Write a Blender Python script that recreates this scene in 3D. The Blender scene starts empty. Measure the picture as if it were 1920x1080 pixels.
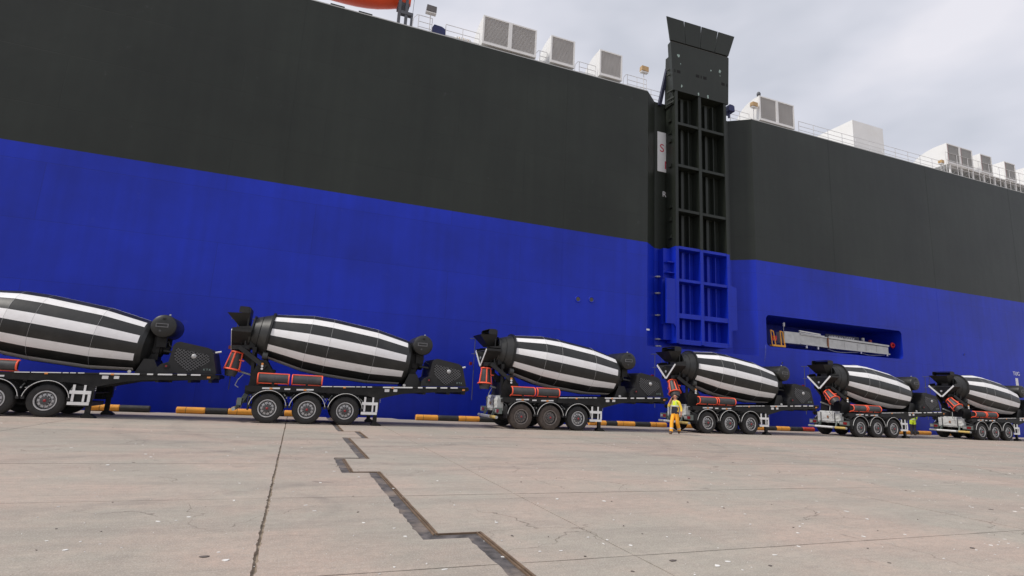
import bpy, bmesh, math, random
from mathutils import Vector, Matrix
R_ = math.radians
random.seed(7)
SC = bpy.context.scene
COL = SC.collection

# ------------------------------------------------------------------ camera
CAM_H = 1.55
right = Vector((0.93161362, -0.36016057, 0.04878967))
down = Vector((0.11132699, 0.15498823, -0.98162363))
fwd = Vector((0.3459803, 0.91992555, 0.18448474))
cd = bpy.data.cameras.new('camera')
cam = bpy.data.objects.new('camera', cd)
COL.objects.link(cam)
m = Matrix.Identity(4)
for i in range(3):
    m[i][0] = right[i]; m[i][1] = -down[i]; m[i][2] = -fwd[i]
m.translation = (0, 0, CAM_H)
cam.matrix_world = m
cd.sensor_width = 36.0
cd.lens = 36.0 * 1038.0 / 1920.0
cd.clip_start = 0.1
cd.clip_end = 3000
SC.camera = cam

# ------------------------------------------------------------------ world, sun, exposure
SUN_EL, SUN_AZ = 50.0, 186.0          # azimuth measured from +X, counter-clockwise (from the left, a touch to the front)
w = bpy.data.worlds.new('World'); SC.world = w; w.use_nodes = True
nt = w.node_tree; nt.nodes.clear()
def N(nt, t, **kw):
    n = nt.nodes.new(t)
    for k, v in kw.items(): setattr(n, k, v)
    return n
out = N(nt, 'ShaderNodeOutputWorld'); bg = N(nt, 'ShaderNodeBackground'); bg.inputs[1].default_value = 0.1
sky = N(nt, 'ShaderNodeTexSky', sky_type='NISHITA'); sky.sun_disc = False
sky.sun_elevation = R_(SUN_EL); sky.sun_rotation = R_(90 - SUN_AZ)
tc = N(nt, 'ShaderNodeTexCoord')
mp = N(nt, 'ShaderNodeMapping'); mp.inputs['Scale'].default_value = (1.5, 1.5, 3.2); mp.inputs['Location'].default_value = (0.35, 0.1, 0.4)
nz = N(nt, 'ShaderNodeTexNoise'); nz.inputs['Scale'].default_value = 1.7; nz.inputs['Detail'].default_value = 4; nz.inputs['Roughness'].default_value = 0.46
cr = N(nt, 'ShaderNodeValToRGB')
cr.color_ramp.elements[0].position = 0.38; cr.color_ramp.elements[0].color = (0.56, 0.58, 0.65, 1)
cr.color_ramp.elements[1].position = 0.58; cr.color_ramp.elements[1].color = (0.785, 0.775, 0.83, 1)
e = cr.color_ramp.elements.new(0.48); e.color = (0.665, 0.675, 0.745, 1)
sc8 = N(nt, 'ShaderNodeVectorMath', operation='SCALE'); sc8.inputs[3].default_value = 9.8
mix = N(nt, 'ShaderNodeMix', data_type='RGBA'); mix.inputs[0].default_value = 0.93
L = nt.links.new
L(tc.outputs['Generated'], mp.inputs[0]); L(mp.outputs[0], nz.inputs['Vector']); L(nz.outputs['Fac'], cr.inputs[0])
L(cr.outputs[0], sc8.inputs[0]); L(sky.outputs[0], mix.inputs[6]); L(sc8.outputs[0], mix.inputs[7])
L(mix.outputs[2], bg.inputs[0]); L(bg.outputs[0], out.inputs[0])

sd = bpy.data.lights.new('sun', 'SUN'); sd.energy = 2.2; sd.angle = R_(9); sd.color = (1.0, 0.95, 0.88)
so = bpy.data.objects.new('sun', sd); COL.objects.link(so)
sv = Vector((math.cos(R_(SUN_EL)) * math.cos(R_(SUN_AZ)), math.cos(R_(SUN_EL)) * math.sin(R_(SUN_AZ)), math.sin(R_(SUN_EL))))
so.rotation_euler = sv.to_track_quat('Z', 'Y').to_euler(); so.location = sv * 60

SC.view_settings.view_transform = 'Standard'; SC.view_settings.look = 'None'
SC.view_settings.exposure = 0.17; SC.view_settings.gamma = 1.0; SC.view_settings.use_curve_mapping = False

# ------------------------------------------------------------------ helpers
class MB:
    def __init__(s): s.v = []; s.f = []; s.mi = []; s.sm = []
    def add(s, vs, fs, mi=0, smooth=False, M=None):
        o = len(s.v)
        for p in vs:
            p = Vector(p)
            s.v.append(tuple(M @ p) if M else tuple(p))
        for f in fs:
            s.f.append([i + o for i in f]); s.mi.append(mi); s.sm.append(smooth)
        return s
    def box(s, x0, x1, y0, y1, z0, z1, mi=0, M=None):
        vs = [(x, y, z) for z in (z0, z1) for y in (y0, y1) for x in (x0, x1)]
        return s.add(vs, [(0, 2, 3, 1), (4, 5, 7, 6), (0, 1, 5, 4), (2, 6, 7, 3), (0, 4, 6, 2), (1, 3, 7, 5)], mi, False, M)
    def prism(s, poly, axis, a, b, mi=0, M=None):
        """poly in the plane normal to axis; axis 'x': (y,z), 'y': (x,z), 'z': (x,y)"""
        ar = sum(poly[i][0] * poly[(i + 1) % len(poly)][1] - poly[(i + 1) % len(poly)][0] * poly[i][1] for i in range(len(poly)))
        if ar < 0: poly = poly[::-1]
        if axis == 'y': poly = poly[::-1]
        n = len(poly)
        def P(p, t): return (t, p[0], p[1]) if axis == 'x' else (p[0], t, p[1]) if axis == 'y' else (p[0], p[1], t)
        vs = [P(p, a) for p in poly] + [P(p, b) for p in poly]
        fs = [tuple(range(n))[::-1], tuple(range(n, 2 * n))] + [(i, (i + 1) % n, n + (i + 1) % n, n + i) for i in range(n)]
        return s.add(vs, fs, mi, False, M)
    def tube(s, pts, r, n=8, mi=0, smooth=True, caps=True, M=None):
        pts = [Vector(p) for p in pts]; rr = r if isinstance(r, (list, tuple)) else [r] * len(pts)
        vs = []; fs = []
        up = None
        for i, p in enumerate(pts):
            d = (pts[min(i + 1, len(pts) - 1)] - pts[max(i - 1, 0)]).normalized()
            if up is None:
                up = Vector((0, 0, 1)) if abs(d.z) < 0.9 else Vector((1, 0, 0))
            a = d.cross(up).normalized(); b = a.cross(d).normalized(); up = b
            for k in range(n):
                t = 2 * math.pi * (k + 0.5) / n
                vs.append(p + (a * math.cos(t) + b * math.sin(t)) * rr[i])
        for i in range(len(pts) - 1):
            for k in range(n):
                fs.append((i * n + k, i * n + (k + 1) % n, (i + 1) * n + (k + 1) % n, (i + 1) * n + k))
        s.add(vs, fs, mi, smooth, M)
        if caps:
            m0 = len(pts) - 1
            s.add(vs[:n], [tuple(range(n))[::-1]], mi, False, M); s.add(vs[m0 * n:], [tuple(range(n))], mi, False, M)
        return s
    def bar(s, a, b, w_, h_, mi=0, M=None):
        """rectangular bar from a to b"""
        a = Vector(a); b = Vector(b); d = (b - a).normalized()
        up = Vector((0, 0, 1)) if abs(d.z) < 0.95 else Vector((1, 0, 0))
        sx = d.cross(up).normalized() * w_ / 2; sz = sx.normalized().cross(d).normalized() * h_ / 2
        vs = [p + q for p in (a, b) for q in (-sx - sz, sx - sz, sx + sz, -sx + sz)]
        return s.add(vs, [(0, 1, 2, 3), (7, 6, 5, 4), (0, 4, 5, 1), (1, 5, 6, 2), (2, 6, 7, 3), (3, 7, 4, 0)], mi, False, M)
    def lathe(s, prof, axis='y', n=32, mi=0, smooth=True, M=None, a0=0.0, a1=2 * math.pi):
        """prof list of (t along axis, r)"""
        full = abs(a1 - a0 - 2 * math.pi) < 1e-6
        m_ = n if full else n + 1
        vs = []; fs = []
        for t, r in prof:
            for k in range(m_):
                a = a0 + (a1 - a0) * k / n
                c, s_ = r * math.cos(a), r * math.sin(a)
                vs.append((t, c, s_) if axis == 'x' else (s_, t, c) if axis == 'y' else (c, s_, t))
        for i in range(len(prof) - 1):
            for k in range(n):
                k2 = (k + 1) % m_
                fs.append((i * m_ + k, (i + 1) * m_ + k, (i + 1) * m_ + k2, i * m_ + k2))
        return s.add(vs, fs, mi, smooth, M)
    def build(s, name, mats, parent=None, auto=None, off=None):
        me = bpy.data.meshes.new(name)
        o_ = Vector(off) if off is not None else None
        me.from_pydata([tuple(Vector(v) - o_) for v in s.v] if o_ else s.v, [], s.f)
        if not isinstance(mats, (list, tuple)): mats = [mats]
        for mm in mats: me.materials.append(MAT[mm] if isinstance(mm, str) else mm)
        me.polygons.foreach_set('material_index', s.mi)
        me.polygons.foreach_set('use_smooth', s.sm)
        if auto is not None: me.set_sharp_from_angle(angle=R_(auto))
        me.validate(); me.update()
        o = bpy.data.objects.new(name, me); COL.objects.link(o)
        if parent: o.parent = parent
        return o
def recalc(o):
    bm = bmesh.new(); bm.from_mesh(o.data); bmesh.ops.recalc_face_normals(bm, faces=bm.faces); bm.to_mesh(o.data); bm.free(); return o
def empty(name, loc, parent=None):
    o = bpy.data.objects.new(name, None); COL.objects.link(o); o.location = loc; o.empty_display_size = 0.3
    if parent: o.parent = parent
    return o
def tag(o, label=None, cat=None, group=None, kind=None):
    if label: o['label'] = label
    if cat: o['category'] = cat
    if group: o['group'] = group
    if kind: o['kind'] = kind
    return o
def copy_tree(o, parent=None):
    c = o.copy(); COL.objects.link(c); c.parent = parent
    for ch in list(o.children): copy_tree(ch, c)
    return c
def text_mesh(body, size, M, name, mat, parent, off, depth=0.006):
    cu = bpy.data.curves.new('t', 'FONT'); cu.body = body; cu.size = size; cu.extrude = depth; cu.align_x = 'CENTER'; cu.align_y = 'CENTER'
    to = bpy.data.objects.new('t', cu); COL.objects.link(to)
    dg = bpy.context.evaluated_depsgraph_get()
    me = bpy.data.meshes.new_from_object(to.evaluated_get(dg)); me.name = name
    bpy.data.objects.remove(to); bpy.data.curves.remove(cu)
    me.transform(Matrix.Translation(-Vector(off)) @ M)
    me.materials.clear(); me.materials.append(MAT[mat])
    o = bpy.data.objects.new(name, me); COL.objects.link(o); o.parent = parent
    return o
FRONT = Matrix.Rotation(R_(90), 4, 'X')     # text that reads from the camera side (facing -Y)

# ------------------------------------------------------------------ materials
MAT = {}
def mat(name, col, rough=0.5, metal=0.0, var=0.12, scale=4.0, bump=0.0, bscale=40.0, spec=0.5, dirt=None, dirt_amt=0.0, dscale=2.0, coords='Object'):
    m_ = bpy.data.materials.new(name); m_.use_nodes = True
    t = m_.node_tree; b = t.nodes['Principled BSDF']; l = t.links.new
    b.inputs['Roughness'].default_value = rough; b.inputs['Metallic'].default_value = metal
    b.inputs['Specular IOR Level'].default_value = spec
    if coords == 'World':
        g = N(t, 'ShaderNodeNewGeometry'); cv = g.outputs['Position']
    else:
        g = N(t, 'ShaderNodeTexCoord'); cv = g.outputs['Object']
    oi = N(t, 'ShaderNodeObjectInfo'); wm = N(t, 'ShaderNodeMath', operation='MULTIPLY'); wm.inputs[1].default_value = 37.0; l(oi.outputs['Random'], wm.inputs[0])
    n1 = N(t, 'ShaderNodeTexNoise', noise_dimensions='4D'); n1.inputs['Scale'].default_value = scale; n1.inputs['Detail'].default_value = 5
    l(cv, n1.inputs['Vector']); l(wm.outputs[0], n1.inputs['W'])
    r1 = N(t, 'ShaderNodeMapRange'); r1.inputs[1].default_value = 0.3; r1.inputs[2].default_value = 0.7
    r1.inputs[3].default_value = 1 - var; r1.inputs[4].default_value = 1 + var
    l(n1.outputs['Fac'], r1.inputs[0])
    mu = N(t, 'ShaderNodeVectorMath', operation='SCALE'); mu.inputs[0].default_value = col[:3]
    l(r1.outputs[0], mu.inputs[3])
    last = mu.outputs[0]
    if dirt:
        n2 = N(t, 'ShaderNodeTexNoise', noise_dimensions='4D'); n2.inputs['Scale'].default_value = dscale; n2.inputs['Detail'].default_value = 8; n2.inputs['Roughness'].default_value = 0.65
        l(cv, n2.inputs['Vector']); l(wm.outputs[0], n2.inputs['W'])
        r2 = N(t, 'ShaderNodeMapRange'); r2.inputs[1].default_value = 0.5; r2.inputs[2].default_value = 0.72; r2.inputs[3].default_value = 0; r2.inputs[4].default_value = dirt_amt
        l(n2.outputs['Fac'], r2.inputs[0])
        mx = N(t, 'ShaderNodeMix', data_type='RGBA'); l(r2.outputs[0], mx.inputs[0]); l(last, mx.inputs[6]); mx.inputs[7].default_value = (*dirt, 1)
        last = mx.outputs[2]
    l(last, b.inputs['Base Color'])
    if bump:
        n3 = N(t, 'ShaderNodeTexNoise'); n3.inputs['Scale'].default_value = bscale; n3.inputs['Detail'].default_value = 4; l(cv, n3.inputs['Vector'])
        bp = N(t, 'ShaderNodeBump'); bp.inputs['Strength'].default_value = bump; bp.inputs['Distance'].default_value = 0.02
        l(n3.outputs['Fac'], bp.inputs['Height']); l(bp.outputs[0], b.inputs['Normal'])
    MAT[name] = m_
    return m_
mat('black_paint', (0.013, 0.0132, 0.013), 0.42, 0, 0.25, 3, spec=0.4, dirt=(0.055, 0.053, 0.048), dirt_amt=0.22)
mat('drum_black', (0.016, 0.0165, 0.016), 0.42, 0, 0.2, 2.0, spec=0.5, dirt=(0.06, 0.058, 0.052), dirt_amt=0.4, dscale=1.6, bump=0.25, bscale=2.5)
mat('drum_white', (0.86, 0.85, 0.85), 0.42, 0, 0.05, 1.6, dirt=(0.55, 0.52, 0.48), dirt_amt=0.45, dscale=1.6, bump=0.25, bscale=2.5)
mat('chassis_black', (0.012, 0.0122, 0.012), 0.55, 0, 0.3, 5, spec=0.3, dirt=(0.06, 0.055, 0.048), dirt_amt=0.25, dscale=3)
mat('rubber', (0.022, 0.0215, 0.021), 0.82, 0, 0.2, 8, dirt=(0.055, 0.05, 0.044), dirt_amt=0.4, dscale=5, bump=0.2, bscale=30)
mat('rubber_muddy', (0.066, 0.053, 0.045), 0.9, 0, 0.25, 8, dirt=(0.13, 0.10, 0.08), dirt_amt=0.6, dscale=6)
mat('rim_grey', (0.50, 0.50, 0.50), 0.4, 0.3, 0.12, 12, dirt=(0.16, 0.14, 0.12), dirt_amt=0.35, dscale=9)
mat('rim_dark', (0.07, 0.07, 0.072), 0.5, 0.2, 0.2, 12)
mat('rim_dusty', (0.20, 0.175, 0.16), 0.7, 0.1, 0.2, 12, dirt=(0.12, 0.095, 0.08), dirt_amt=0.5, dscale=9)
mat('hub_red', (0.26, 0.015, 0.02), 0.4)
mat('white_paint', (0.78, 0.78, 0.77), 0.45, 0, 0.05, 3, dirt=(0.45, 0.42, 0.38), dirt_amt=0.25)
mat('white_trim', (0.62, 0.62, 0.61), 0.4, 0, 0.1, 6)
mat('orange_frame', (0.95, 0.125, 0.055), 0.5, 0, 0.06, 5)
mat('plastic_black', (0.022, 0.022, 0.023), 0.6, 0, 0.15, 5, spec=0.35, dirt=(0.06, 0.057, 0.052), dirt_amt=0.3)
mat('amber', (0.75, 0.28, 0.06), 0.3)
mat('red_lens', (0.22, 0.015, 0.015), 0.3)
mat('grey_film', (0.62, 0.63, 0.61), 0.35, 0, 0.2, 4, dirt=(0.20, 0.20, 0.19), dirt_amt=0.7, dscale=4, bump=0.5, bscale=9)
mat('grey_green', (0.13, 0.155, 0.14), 0.5, 0.2, 0.2, 5)
mat('bar_grey', (0.40, 0.41, 0.40), 0.45, 0.3, 0.15, 5, dirt=(0.15, 0.14, 0.13), dirt_amt=0.4)
mat('yellow_dull', (0.62, 0.45, 0.14), 0.5, 0, 0.15, 5)
mat('steel_dark', (0.06, 0.062, 0.06), 0.5, 0.4, 0.2, 6)
mat('kerb_yellow', (0.86, 0.38, 0.05), 0.6, 0, 0.10, 3, dirt=(0.45, 0.20, 0.04), dirt_amt=0.4, dscale=3.5)
mat('kerb_black', (0.03, 0.03, 0.031), 0.65, 0, 0.2, 3, dirt=(0.12, 0.11, 0.10), dirt_amt=0.4, dscale=4)
mat('kerb_red', (0.55, 0.06, 0.03), 0.6, 0, 0.15, 3)
mat('ship_white', (0.80, 0.80, 0.79), 0.5, 0, 0.03, 1.0, dirt=(0.62, 0.58, 0.52), dirt_amt=0.25, dscale=0.8)
mat('ship_grey', (0.46, 0.46, 0.45), 0.5, 0, 0.05, 1.0)
mat('louvre_grey', (0.55, 0.54, 0.53), 0.6, 0, 0.06, 1.0)
mat('louvre_dark', (0.10, 0.095, 0.09), 0.8)
mat('louvre_back_red', (0.30, 0.06, 0.05), 0.7)
mat('rail_white', (0.70, 0.70, 0.71), 0.5)
mat('lifeboat_orange', (0.90, 0.10, 0.025), 0.4, 0, 0.06, 1.0)
mat('davit_grey', (0.09, 0.095, 0.11), 0.5)
mat('tarp_blue', (0.02, 0.028, 0.11), 0.6, 0, 0.2, 3, bump=0.5, bscale=5)
mat('lamp_brown', (0.50, 0.33, 0.15), 0.4)
mat('lamp_glass', (0.13, 0.12, 0.12), 0.15)
mat('alu', (0.50, 0.50, 0.485), 0.42, 0.35, 0.10, 2.5, dirt=(0.30, 0.29, 0.27), dirt_amt=0.4, dscale=3)
mat('rust', (0.28, 0.12, 0.06), 0.8, 0, 0.3, 8)
mat('safety_yellow', (0.78, 0.36, 0.03), 0.45, 0, 0.08, 4)
mat('signal_red', (0.66, 0.025, 0.025), 0.45)
mat('letter_white', (0.72, 0.72, 0.74), 0.5)
mat('letter_red', (0.50, 0.02, 0.06), 0.5)
mat('sign_white', (0.72, 0.73, 0.74), 0.45, 0, 0.04, 2)
mat('letter_pale', (0.30, 0.40, 0.36), 0.5)
mat('rope', (0.12, 0.12, 0.12), 0.8)
mat('steel_edge', (0.19, 0.13, 0.085), 0.75, 0.2, 0.35, 6, dirt=(0.09, 0.06, 0.045), dirt_amt=0.6, dscale=9)
mat('asphalt_fill', (0.095, 0.086, 0.085), 0.75, 0, 0.55, 9, dirt=(0.30, 0.24, 0.195), dirt_amt=1.0, dscale=1.7, bump=0.6, bscale=25, coords='World')
mat('fleck_white', (0.80, 0.79, 0.76), 0.7)
mat('fleck_dark', (0.13, 0.11, 0.10), 0.8)
mat('skin', (0.50, 0.24, 0.16), 0.5, 0, 0.05)
mat('hair', (0.03, 0.02, 0.016), 0.6)
mat('hivis_lime', (0.62, 0.78, 0.03), 0.7, 0, 0.12, 9)
mat('hivis_amber', (0.95, 0.42, 0.025), 0.7, 0, 0.14, 9)
mat('hivis_yellow', (0.90, 0.62, 0.06), 0.7, 0, 0.1, 9)
mat('navy_cloth', (0.022, 0.022, 0.04), 0.85, 0, 0.2, 9)
mat('dark_trousers', (0.03, 0.028, 0.035), 0.85, 0, 0.2, 9)
mat('reflective_tape', (0.62, 0.63, 0.62), 0.35, 0, 0.05)
mat('boot_brown', (0.12, 0.07, 0.045), 0.7)
mat('phone_black', (0.015, 0.015, 0.016), 0.3)
mat('seam_grey', (0.30, 0.30, 0.30), 0.5)
mat('scuff_blue', (0.05, 0.07, 0.40), 0.6, 0, 0.5, 6)
mat('chute_grey', (0.050, 0.050, 0.053), 0.5, 0, 0.15, 5, dirt=(0.12, 0.115, 0.11), dirt_amt=0.4)
mat('void_black', (0.006, 0.006, 0.006), 0.9)
mat('wire_grey', (0.13, 0.13, 0.135), 0.5)
mat('strut_navy', (0.02, 0.022, 0.05), 0.5)
mat('deck_paint', (0.35, 0.36, 0.36), 0.6)

def hull_mat(name, col, rough):
    m_ = bpy.data.materials.new(name); m_.use_nodes = True
    t = m_.node_tree; b = t.nodes['Principled BSDF']; l = t.links.new
    g = N(t, 'ShaderNodeNewGeometry')
    # long plate strakes: brick pattern in X,Z
    sp = N(t, 'ShaderNodeSeparateXYZ'); l(g.outputs['Position'], sp.inputs[0])
    cb = N(t, 'ShaderNodeCombineXYZ'); l(sp.outputs[0], cb.inputs[0]); l(sp.outputs[2], cb.inputs[1])
    br = N(t, 'ShaderNodeTexBrick'); br.offset = 0.37
    br.inputs['Scale'].default_value = 1.0; br.inputs['Brick Width'].default_value = 11.3; br.inputs['Row Height'].default_value = 2.62
    br.inputs['Mortar Size'].default_value = 0.018; br.inputs['Mortar Smooth'].default_value = 0.4
    br.inputs['Color1'].default_value = (0.96, 0.96, 0.96, 1); br.inputs['Color2'].default_value = (1.05, 1.05, 1.05, 1); br.inputs['Mortar'].default_value = (0.80, 0.80, 0.80, 1)
    l(cb.outputs[0], br.inputs['Vector'])
    n1 = N(t, 'ShaderNodeTexNoise'); n1.inputs['Scale'].default_value = 0.16; n1.inputs['Detail'].default_value = 6; n1.inputs['Roughness'].default_value = 0.6; l(g.outputs['Position'], n1.inputs['Vector'])
    r1 = N(t, 'ShaderNodeMapRange'); r1.inputs[1].default_value = 0.3; r1.inputs[2].default_value = 0.7; r1.inputs[3].default_value = 0.74; r1.inputs[4].default_value = 1.2; l(n1.outputs['Fac'], r1.inputs[0])
    # vertical run marks
    mp_ = N(t, 'ShaderNodeMapping'); mp_.inputs['Scale'].default_value = (2.2, 2.2, 0.12); l(g.outputs['Position'], mp_.inputs[0])
    n2 = N(t, 'ShaderNodeTexNoise'); n2.inputs['Scale'].default_value = 1.0; n2.inputs['Detail'].default_value = 5; l(mp_.outputs[0], n2.inputs['Vector'])
    r2 = N(t, 'ShaderNodeMapRange'); r2.inputs[1].default_value = 0.35; r2.inputs[2].default_value = 0.75; r2.inputs[3].default_value = 0.93; r2.inputs[4].default_value = 1.1; l(n2.outputs['Fac'], r2.inputs[0])
    a = N(t, 'ShaderNodeMath', operation='MULTIPLY'); l(r1.outputs[0], a.inputs[0]); l(r2.outputs[0], a.inputs[1])
    s1 = N(t, 'ShaderNodeVectorMath', operation='SCALE'); s1.inputs[0].default_value = col; l(a.outputs[0], s1.inputs[3])
    s2 = N(t, 'ShaderNodeVectorMath', operation='MULTIPLY'); l(s1.outputs[0], s2.inputs[0]); l(br.outputs['Color'], s2.inputs[1])
    # pale scuffs
    n4 = N(t, 'ShaderNodeTexNoise'); n4.inputs['Scale'].default_value = 1.4; n4.inputs['Detail'].default_value = 9; n4.inputs['Roughness'].default_value = 0.7; l(g.outputs['Position'], n4.inputs['Vector'])
    r4 = N(t, 'ShaderNodeMapRange'); r4.inputs[1].default_value = 0.66; r4.inputs[2].default_value = 0.78; r4.inputs[3].default_value = 0.0; r4.inputs[4].default_value = 0.10; l(n4.outputs['Fac'], r4.inputs[0])
    mx = N(t, 'ShaderNodeMix', data_type='RGBA'); l(r4.outputs[0], mx.inputs[0]); l(s2.outputs[0], mx.inputs[6]); mx.inputs[7].default_value = (0.3, 0.3, 0.33, 1)
    l(mx.outputs[2], b.inputs['Base Color'])
    b.inputs['Roughness'].default_value = rough; b.inputs['Specular IOR Level'].default_value = 0.30
    # plate unevenness
    n3 = N(t, 'ShaderNodeTexNoise'); n3.inputs['Scale'].default_value = 0.55; n3.inputs['Detail'].default_value = 3; l(g.outputs['Position'], n3.inputs['Vector'])
    h = N(t, 'ShaderNodeMath', operation='MULTIPLY_ADD'); l(n3.outputs['Fac'], h.inputs[0]); h.inputs[1].default_value = 1.6
    h2 = N(t, 'ShaderNodeMath', operation='MULTIPLY'); l(br.outputs['Fac'], h2.inputs[0]); h2.inputs[1].default_value = -0.18; l(h2.outputs[0], h.inputs[2])
    bp = N(t, 'ShaderNodeBump'); bp.inputs['Strength'].default_value = 0.35; bp.inputs['Distance'].default_value = 0.03; l(h.outputs[0], bp.inputs['Height']); l(bp.outputs[0], b.inputs['Normal'])
    MAT[name] = m_
hull_mat('hull_blue', (0.006, 0.026, 0.445), 0.42)
hull_mat('hull_black', (0.0205, 0.0245, 0.0195), 0.40)

def concrete_mat():
    m_ = bpy.data.materials.new('quay_concrete'); m_.use_nodes = True
    t = m_.node_tree; b = t.nodes['Principled BSDF']; l = t.links.new
    g = N(t, 'ShaderNodeNewGeometry'); P = g.outputs['Position']
    def noise(scale, det, rough=0.55, vec=None, dist=0.0):
        n = N(t, 'ShaderNodeTexNoise'); n.inputs['Scale'].default_value = scale; n.inputs['Detail'].default_value = det; n.inputs['Roughness'].default_value = rough; n.inputs['Distortion'].default_value = dist
        l(vec or P, n.inputs['Vector']); return n.outputs['Fac']
    def rng(x, a, b_, c, d):
        r = N(t, 'ShaderNodeMapRange'); r.inputs[1].default_value = a; r.inputs[2].default_value = b_; r.inputs[3].default_value = c; r.inputs[4].default_value = d; l(x, r.inputs[0]); return r.outputs[0]
    def mixc(f, a, b_):
        mx = N(t, 'ShaderNodeMix', data_type='RGBA')
        if isinstance(f, float): mx.inputs[0].default_value = f
        else: l(f, mx.inputs[0])
        for s_, v in ((6, a), (7, b_)):
            if isinstance(v, tuple): mx.inputs[s_].default_value = (*v, 1)
            else: l(v, mx.inputs[s_])
        return mx.outputs[2]
    base = mixc(rng(noise(0.30, 6, 0.62), 0.42, 0.58, 0, 1), (0.375, 0.345, 0.288), (0.475, 0.362, 0.296))
    mp1 = N(t, 'ShaderNodeMapping'); mp1.inputs['Scale'].default_value = (0.22, 1.3, 1); mp1.inputs['Rotation'].default_value = (0, 0, 0.05); l(P, mp1.inputs[0])
    streak = noise(1.5, 7, 0.62, mp1.outputs[0], 0.6)
    base = mixc(rng(streak, 0.45, 0.70, 0.0, 0.55), base, (0.25, 0.222, 0.192))
    base = mixc(rng(noise(0.55, 6, 0.7, None, 1.2), 0.56, 0.74, 0.0, 0.4), base, (0.27, 0.23, 0.195))
    base = mixc(rng(noise(1.1, 8, 0.65), 0.52, 0.75, 0, 0.5), base, (0.53, 0.45, 0.375))
    base = mixc(rng(noise(7, 6, 0.75), 0.42, 0.66, 0, 0.45), base, (0.26, 0.225, 0.19))
    base = mixc(rng(noise(9, 6, 0.75, mp1.outputs[0]), 0.5, 0.7, 0, 0.5), base, (0.50, 0.425, 0.36))
    base = mixc(rng(noise(20, 5, 0.7), 0.35, 0.7, 0, 0.45), base, (0.27, 0.245, 0.22))
    base = mixc(rng(noise(60, 3, 0.7), 0.5, 0.72, 0, 0.6), base, (0.62, 0.57, 0.51))
    base = mixc(rng(noise(95, 2, 0.6), 0.54, 0.72, 0, 0.6), base, (0.20, 0.18, 0.16))
    # hairline cracks
    wv = N(t, 'ShaderNodeTexNoise'); wv.inputs['Scale'].default_value = 1.7; wv.inputs['Detail'].default_value = 6; l(P, wv.inputs['Vector'])
    ws = N(t, 'ShaderNodeVectorMath', operation='MULTIPLY_ADD'); l(wv.outputs['Color'], ws.inputs[0]); ws.inputs[1].default_value = (0.9, 0.9, 0.0); l(P, ws.inputs[2])
    vo = N(t, 'ShaderNodeTexVoronoi', feature='DISTANCE_TO_EDGE'); vo.inputs['Scale'].default_value = 0.42; l(ws.outputs[0], vo.inputs['Vector'])
    cm = N(t, 'ShaderNodeMath', operation='MULTIPLY'); l(rng(vo.outputs['Distance'], 0.0008, 0.0035, 0.75, 0.0), cm.inputs[0]); l(rng(noise(0.5, 3, 0.5), 0.50, 0.58, 0.0, 1.0), cm.inputs[1])
    base = mixc(cm.outputs[0], base, (0.13, 0.11, 0.09))
    # oil drips
    vd = N(t, 'ShaderNodeTexVoronoi'); vd.inputs['Scale'].default_value = 1.1; vd.inputs['Randomness'].default_value = 1.0; l(ws.outputs[0], vd.inputs['Vector'])
    od = N(t, 'ShaderNodeMath', operation='MULTIPLY'); l(rng(vd.outputs['Distance'], 0.03, 0.13, 0.55, 0.0), od.inputs[0]); l(rng(noise(0.8, 3, 0.5), 0.52, 0.62, 0.0, 1.0), od.inputs[1])
    base = mixc(od.outputs[0], base, (0.15, 0.13, 0.115))
    # tyre marks: arcs of rubber
    for cx, cy, r0, wd, amt in ((-0.42, 7.75, 1.08, 0.10, 0.34), (5.2, 21.5, 8.6, 0.22, 0.26), (5.4, 21.5, 10.3, 0.20, 0.22), (-9, 30, 19.5, 0.25, 0.2), (14, -20, 37, 0.22, 0.3), (14, -20, 39, 0.22, 0.3), (-20, -60, 79.5, 0.2, 0.28), (-20, -60, 81.6, 0.2, 0.28), (30, -45, 62.0, 0.2, 0.28)):
        d = N(t, 'ShaderNodeVectorMath', operation='DISTANCE'); d.inputs[1].default_value = (cx, cy, 0); l(P, d.inputs[0])
        s_ = N(t, 'ShaderNodeMath', operation='SUBTRACT'); l(d.outputs['Value'], s_.inputs[0]); s_.inputs[1].default_value = r0
        a_ = N(t, 'ShaderNodeMath', operation='ABSOLUTE'); l(s_.outputs[0], a_.inputs[0])
        f = rng(a_.outputs[0], wd * 0.4, wd * 1.3, amt, 0.0)
        nn = rng(noise(2.3, 5, 0.7), 0.4, 0.62, 0.1, 1.0)
        mm = N(t, 'ShaderNodeMath', operation='MULTIPLY'); l(f, mm.inputs[0]); l(nn, mm.inputs[1])
        fo = mm.outputs[0]
        if r0 < 2:
            sx_ = N(t, 'ShaderNodeSeparateXYZ'); l(P, sx_.inputs[0])
            mk = N(t, 'ShaderNodeMath', operation='MULTIPLY'); l(fo, mk.inputs[0]); l(rng(sx_.outputs[0], 0.0, 0.45, 0, 1), mk.inputs[1]); fo = mk.outputs[0]
        base = mixc(fo, base, (0.16, 0.145, 0.135))
    oi = N(t, 'ShaderNodeObjectInfo')
    sc_ = N(t, 'ShaderNodeVectorMath', operation='SCALE'); l(base, sc_.inputs[0]); l(rng(oi.outputs['Random'], 0, 1, 1.01, 1.10), sc_.inputs[3])
    l(sc_.outputs[0], b.inputs['Base Color'])
    b.inputs['Roughness'].default_value = 0.78; b.inputs['Specular IOR Level'].default_value = 0.35
    bp = N(t, 'ShaderNodeBump'); bp.inputs['Strength'].default_value = 0.5; bp.inputs['Distance'].default_value = 0.008
    hh = N(t, 'ShaderNodeMath', operation='ADD'); l(noise(45, 5, 0.7), hh.inputs[0]); l(noise(5, 5, 0.6), hh.inputs[1]); l(hh.outputs[0], bp.inputs['Height']); l(bp.outputs[0], b.inputs['Normal'])
    MAT['quay_concrete'] = m_
concrete_mat()
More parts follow.
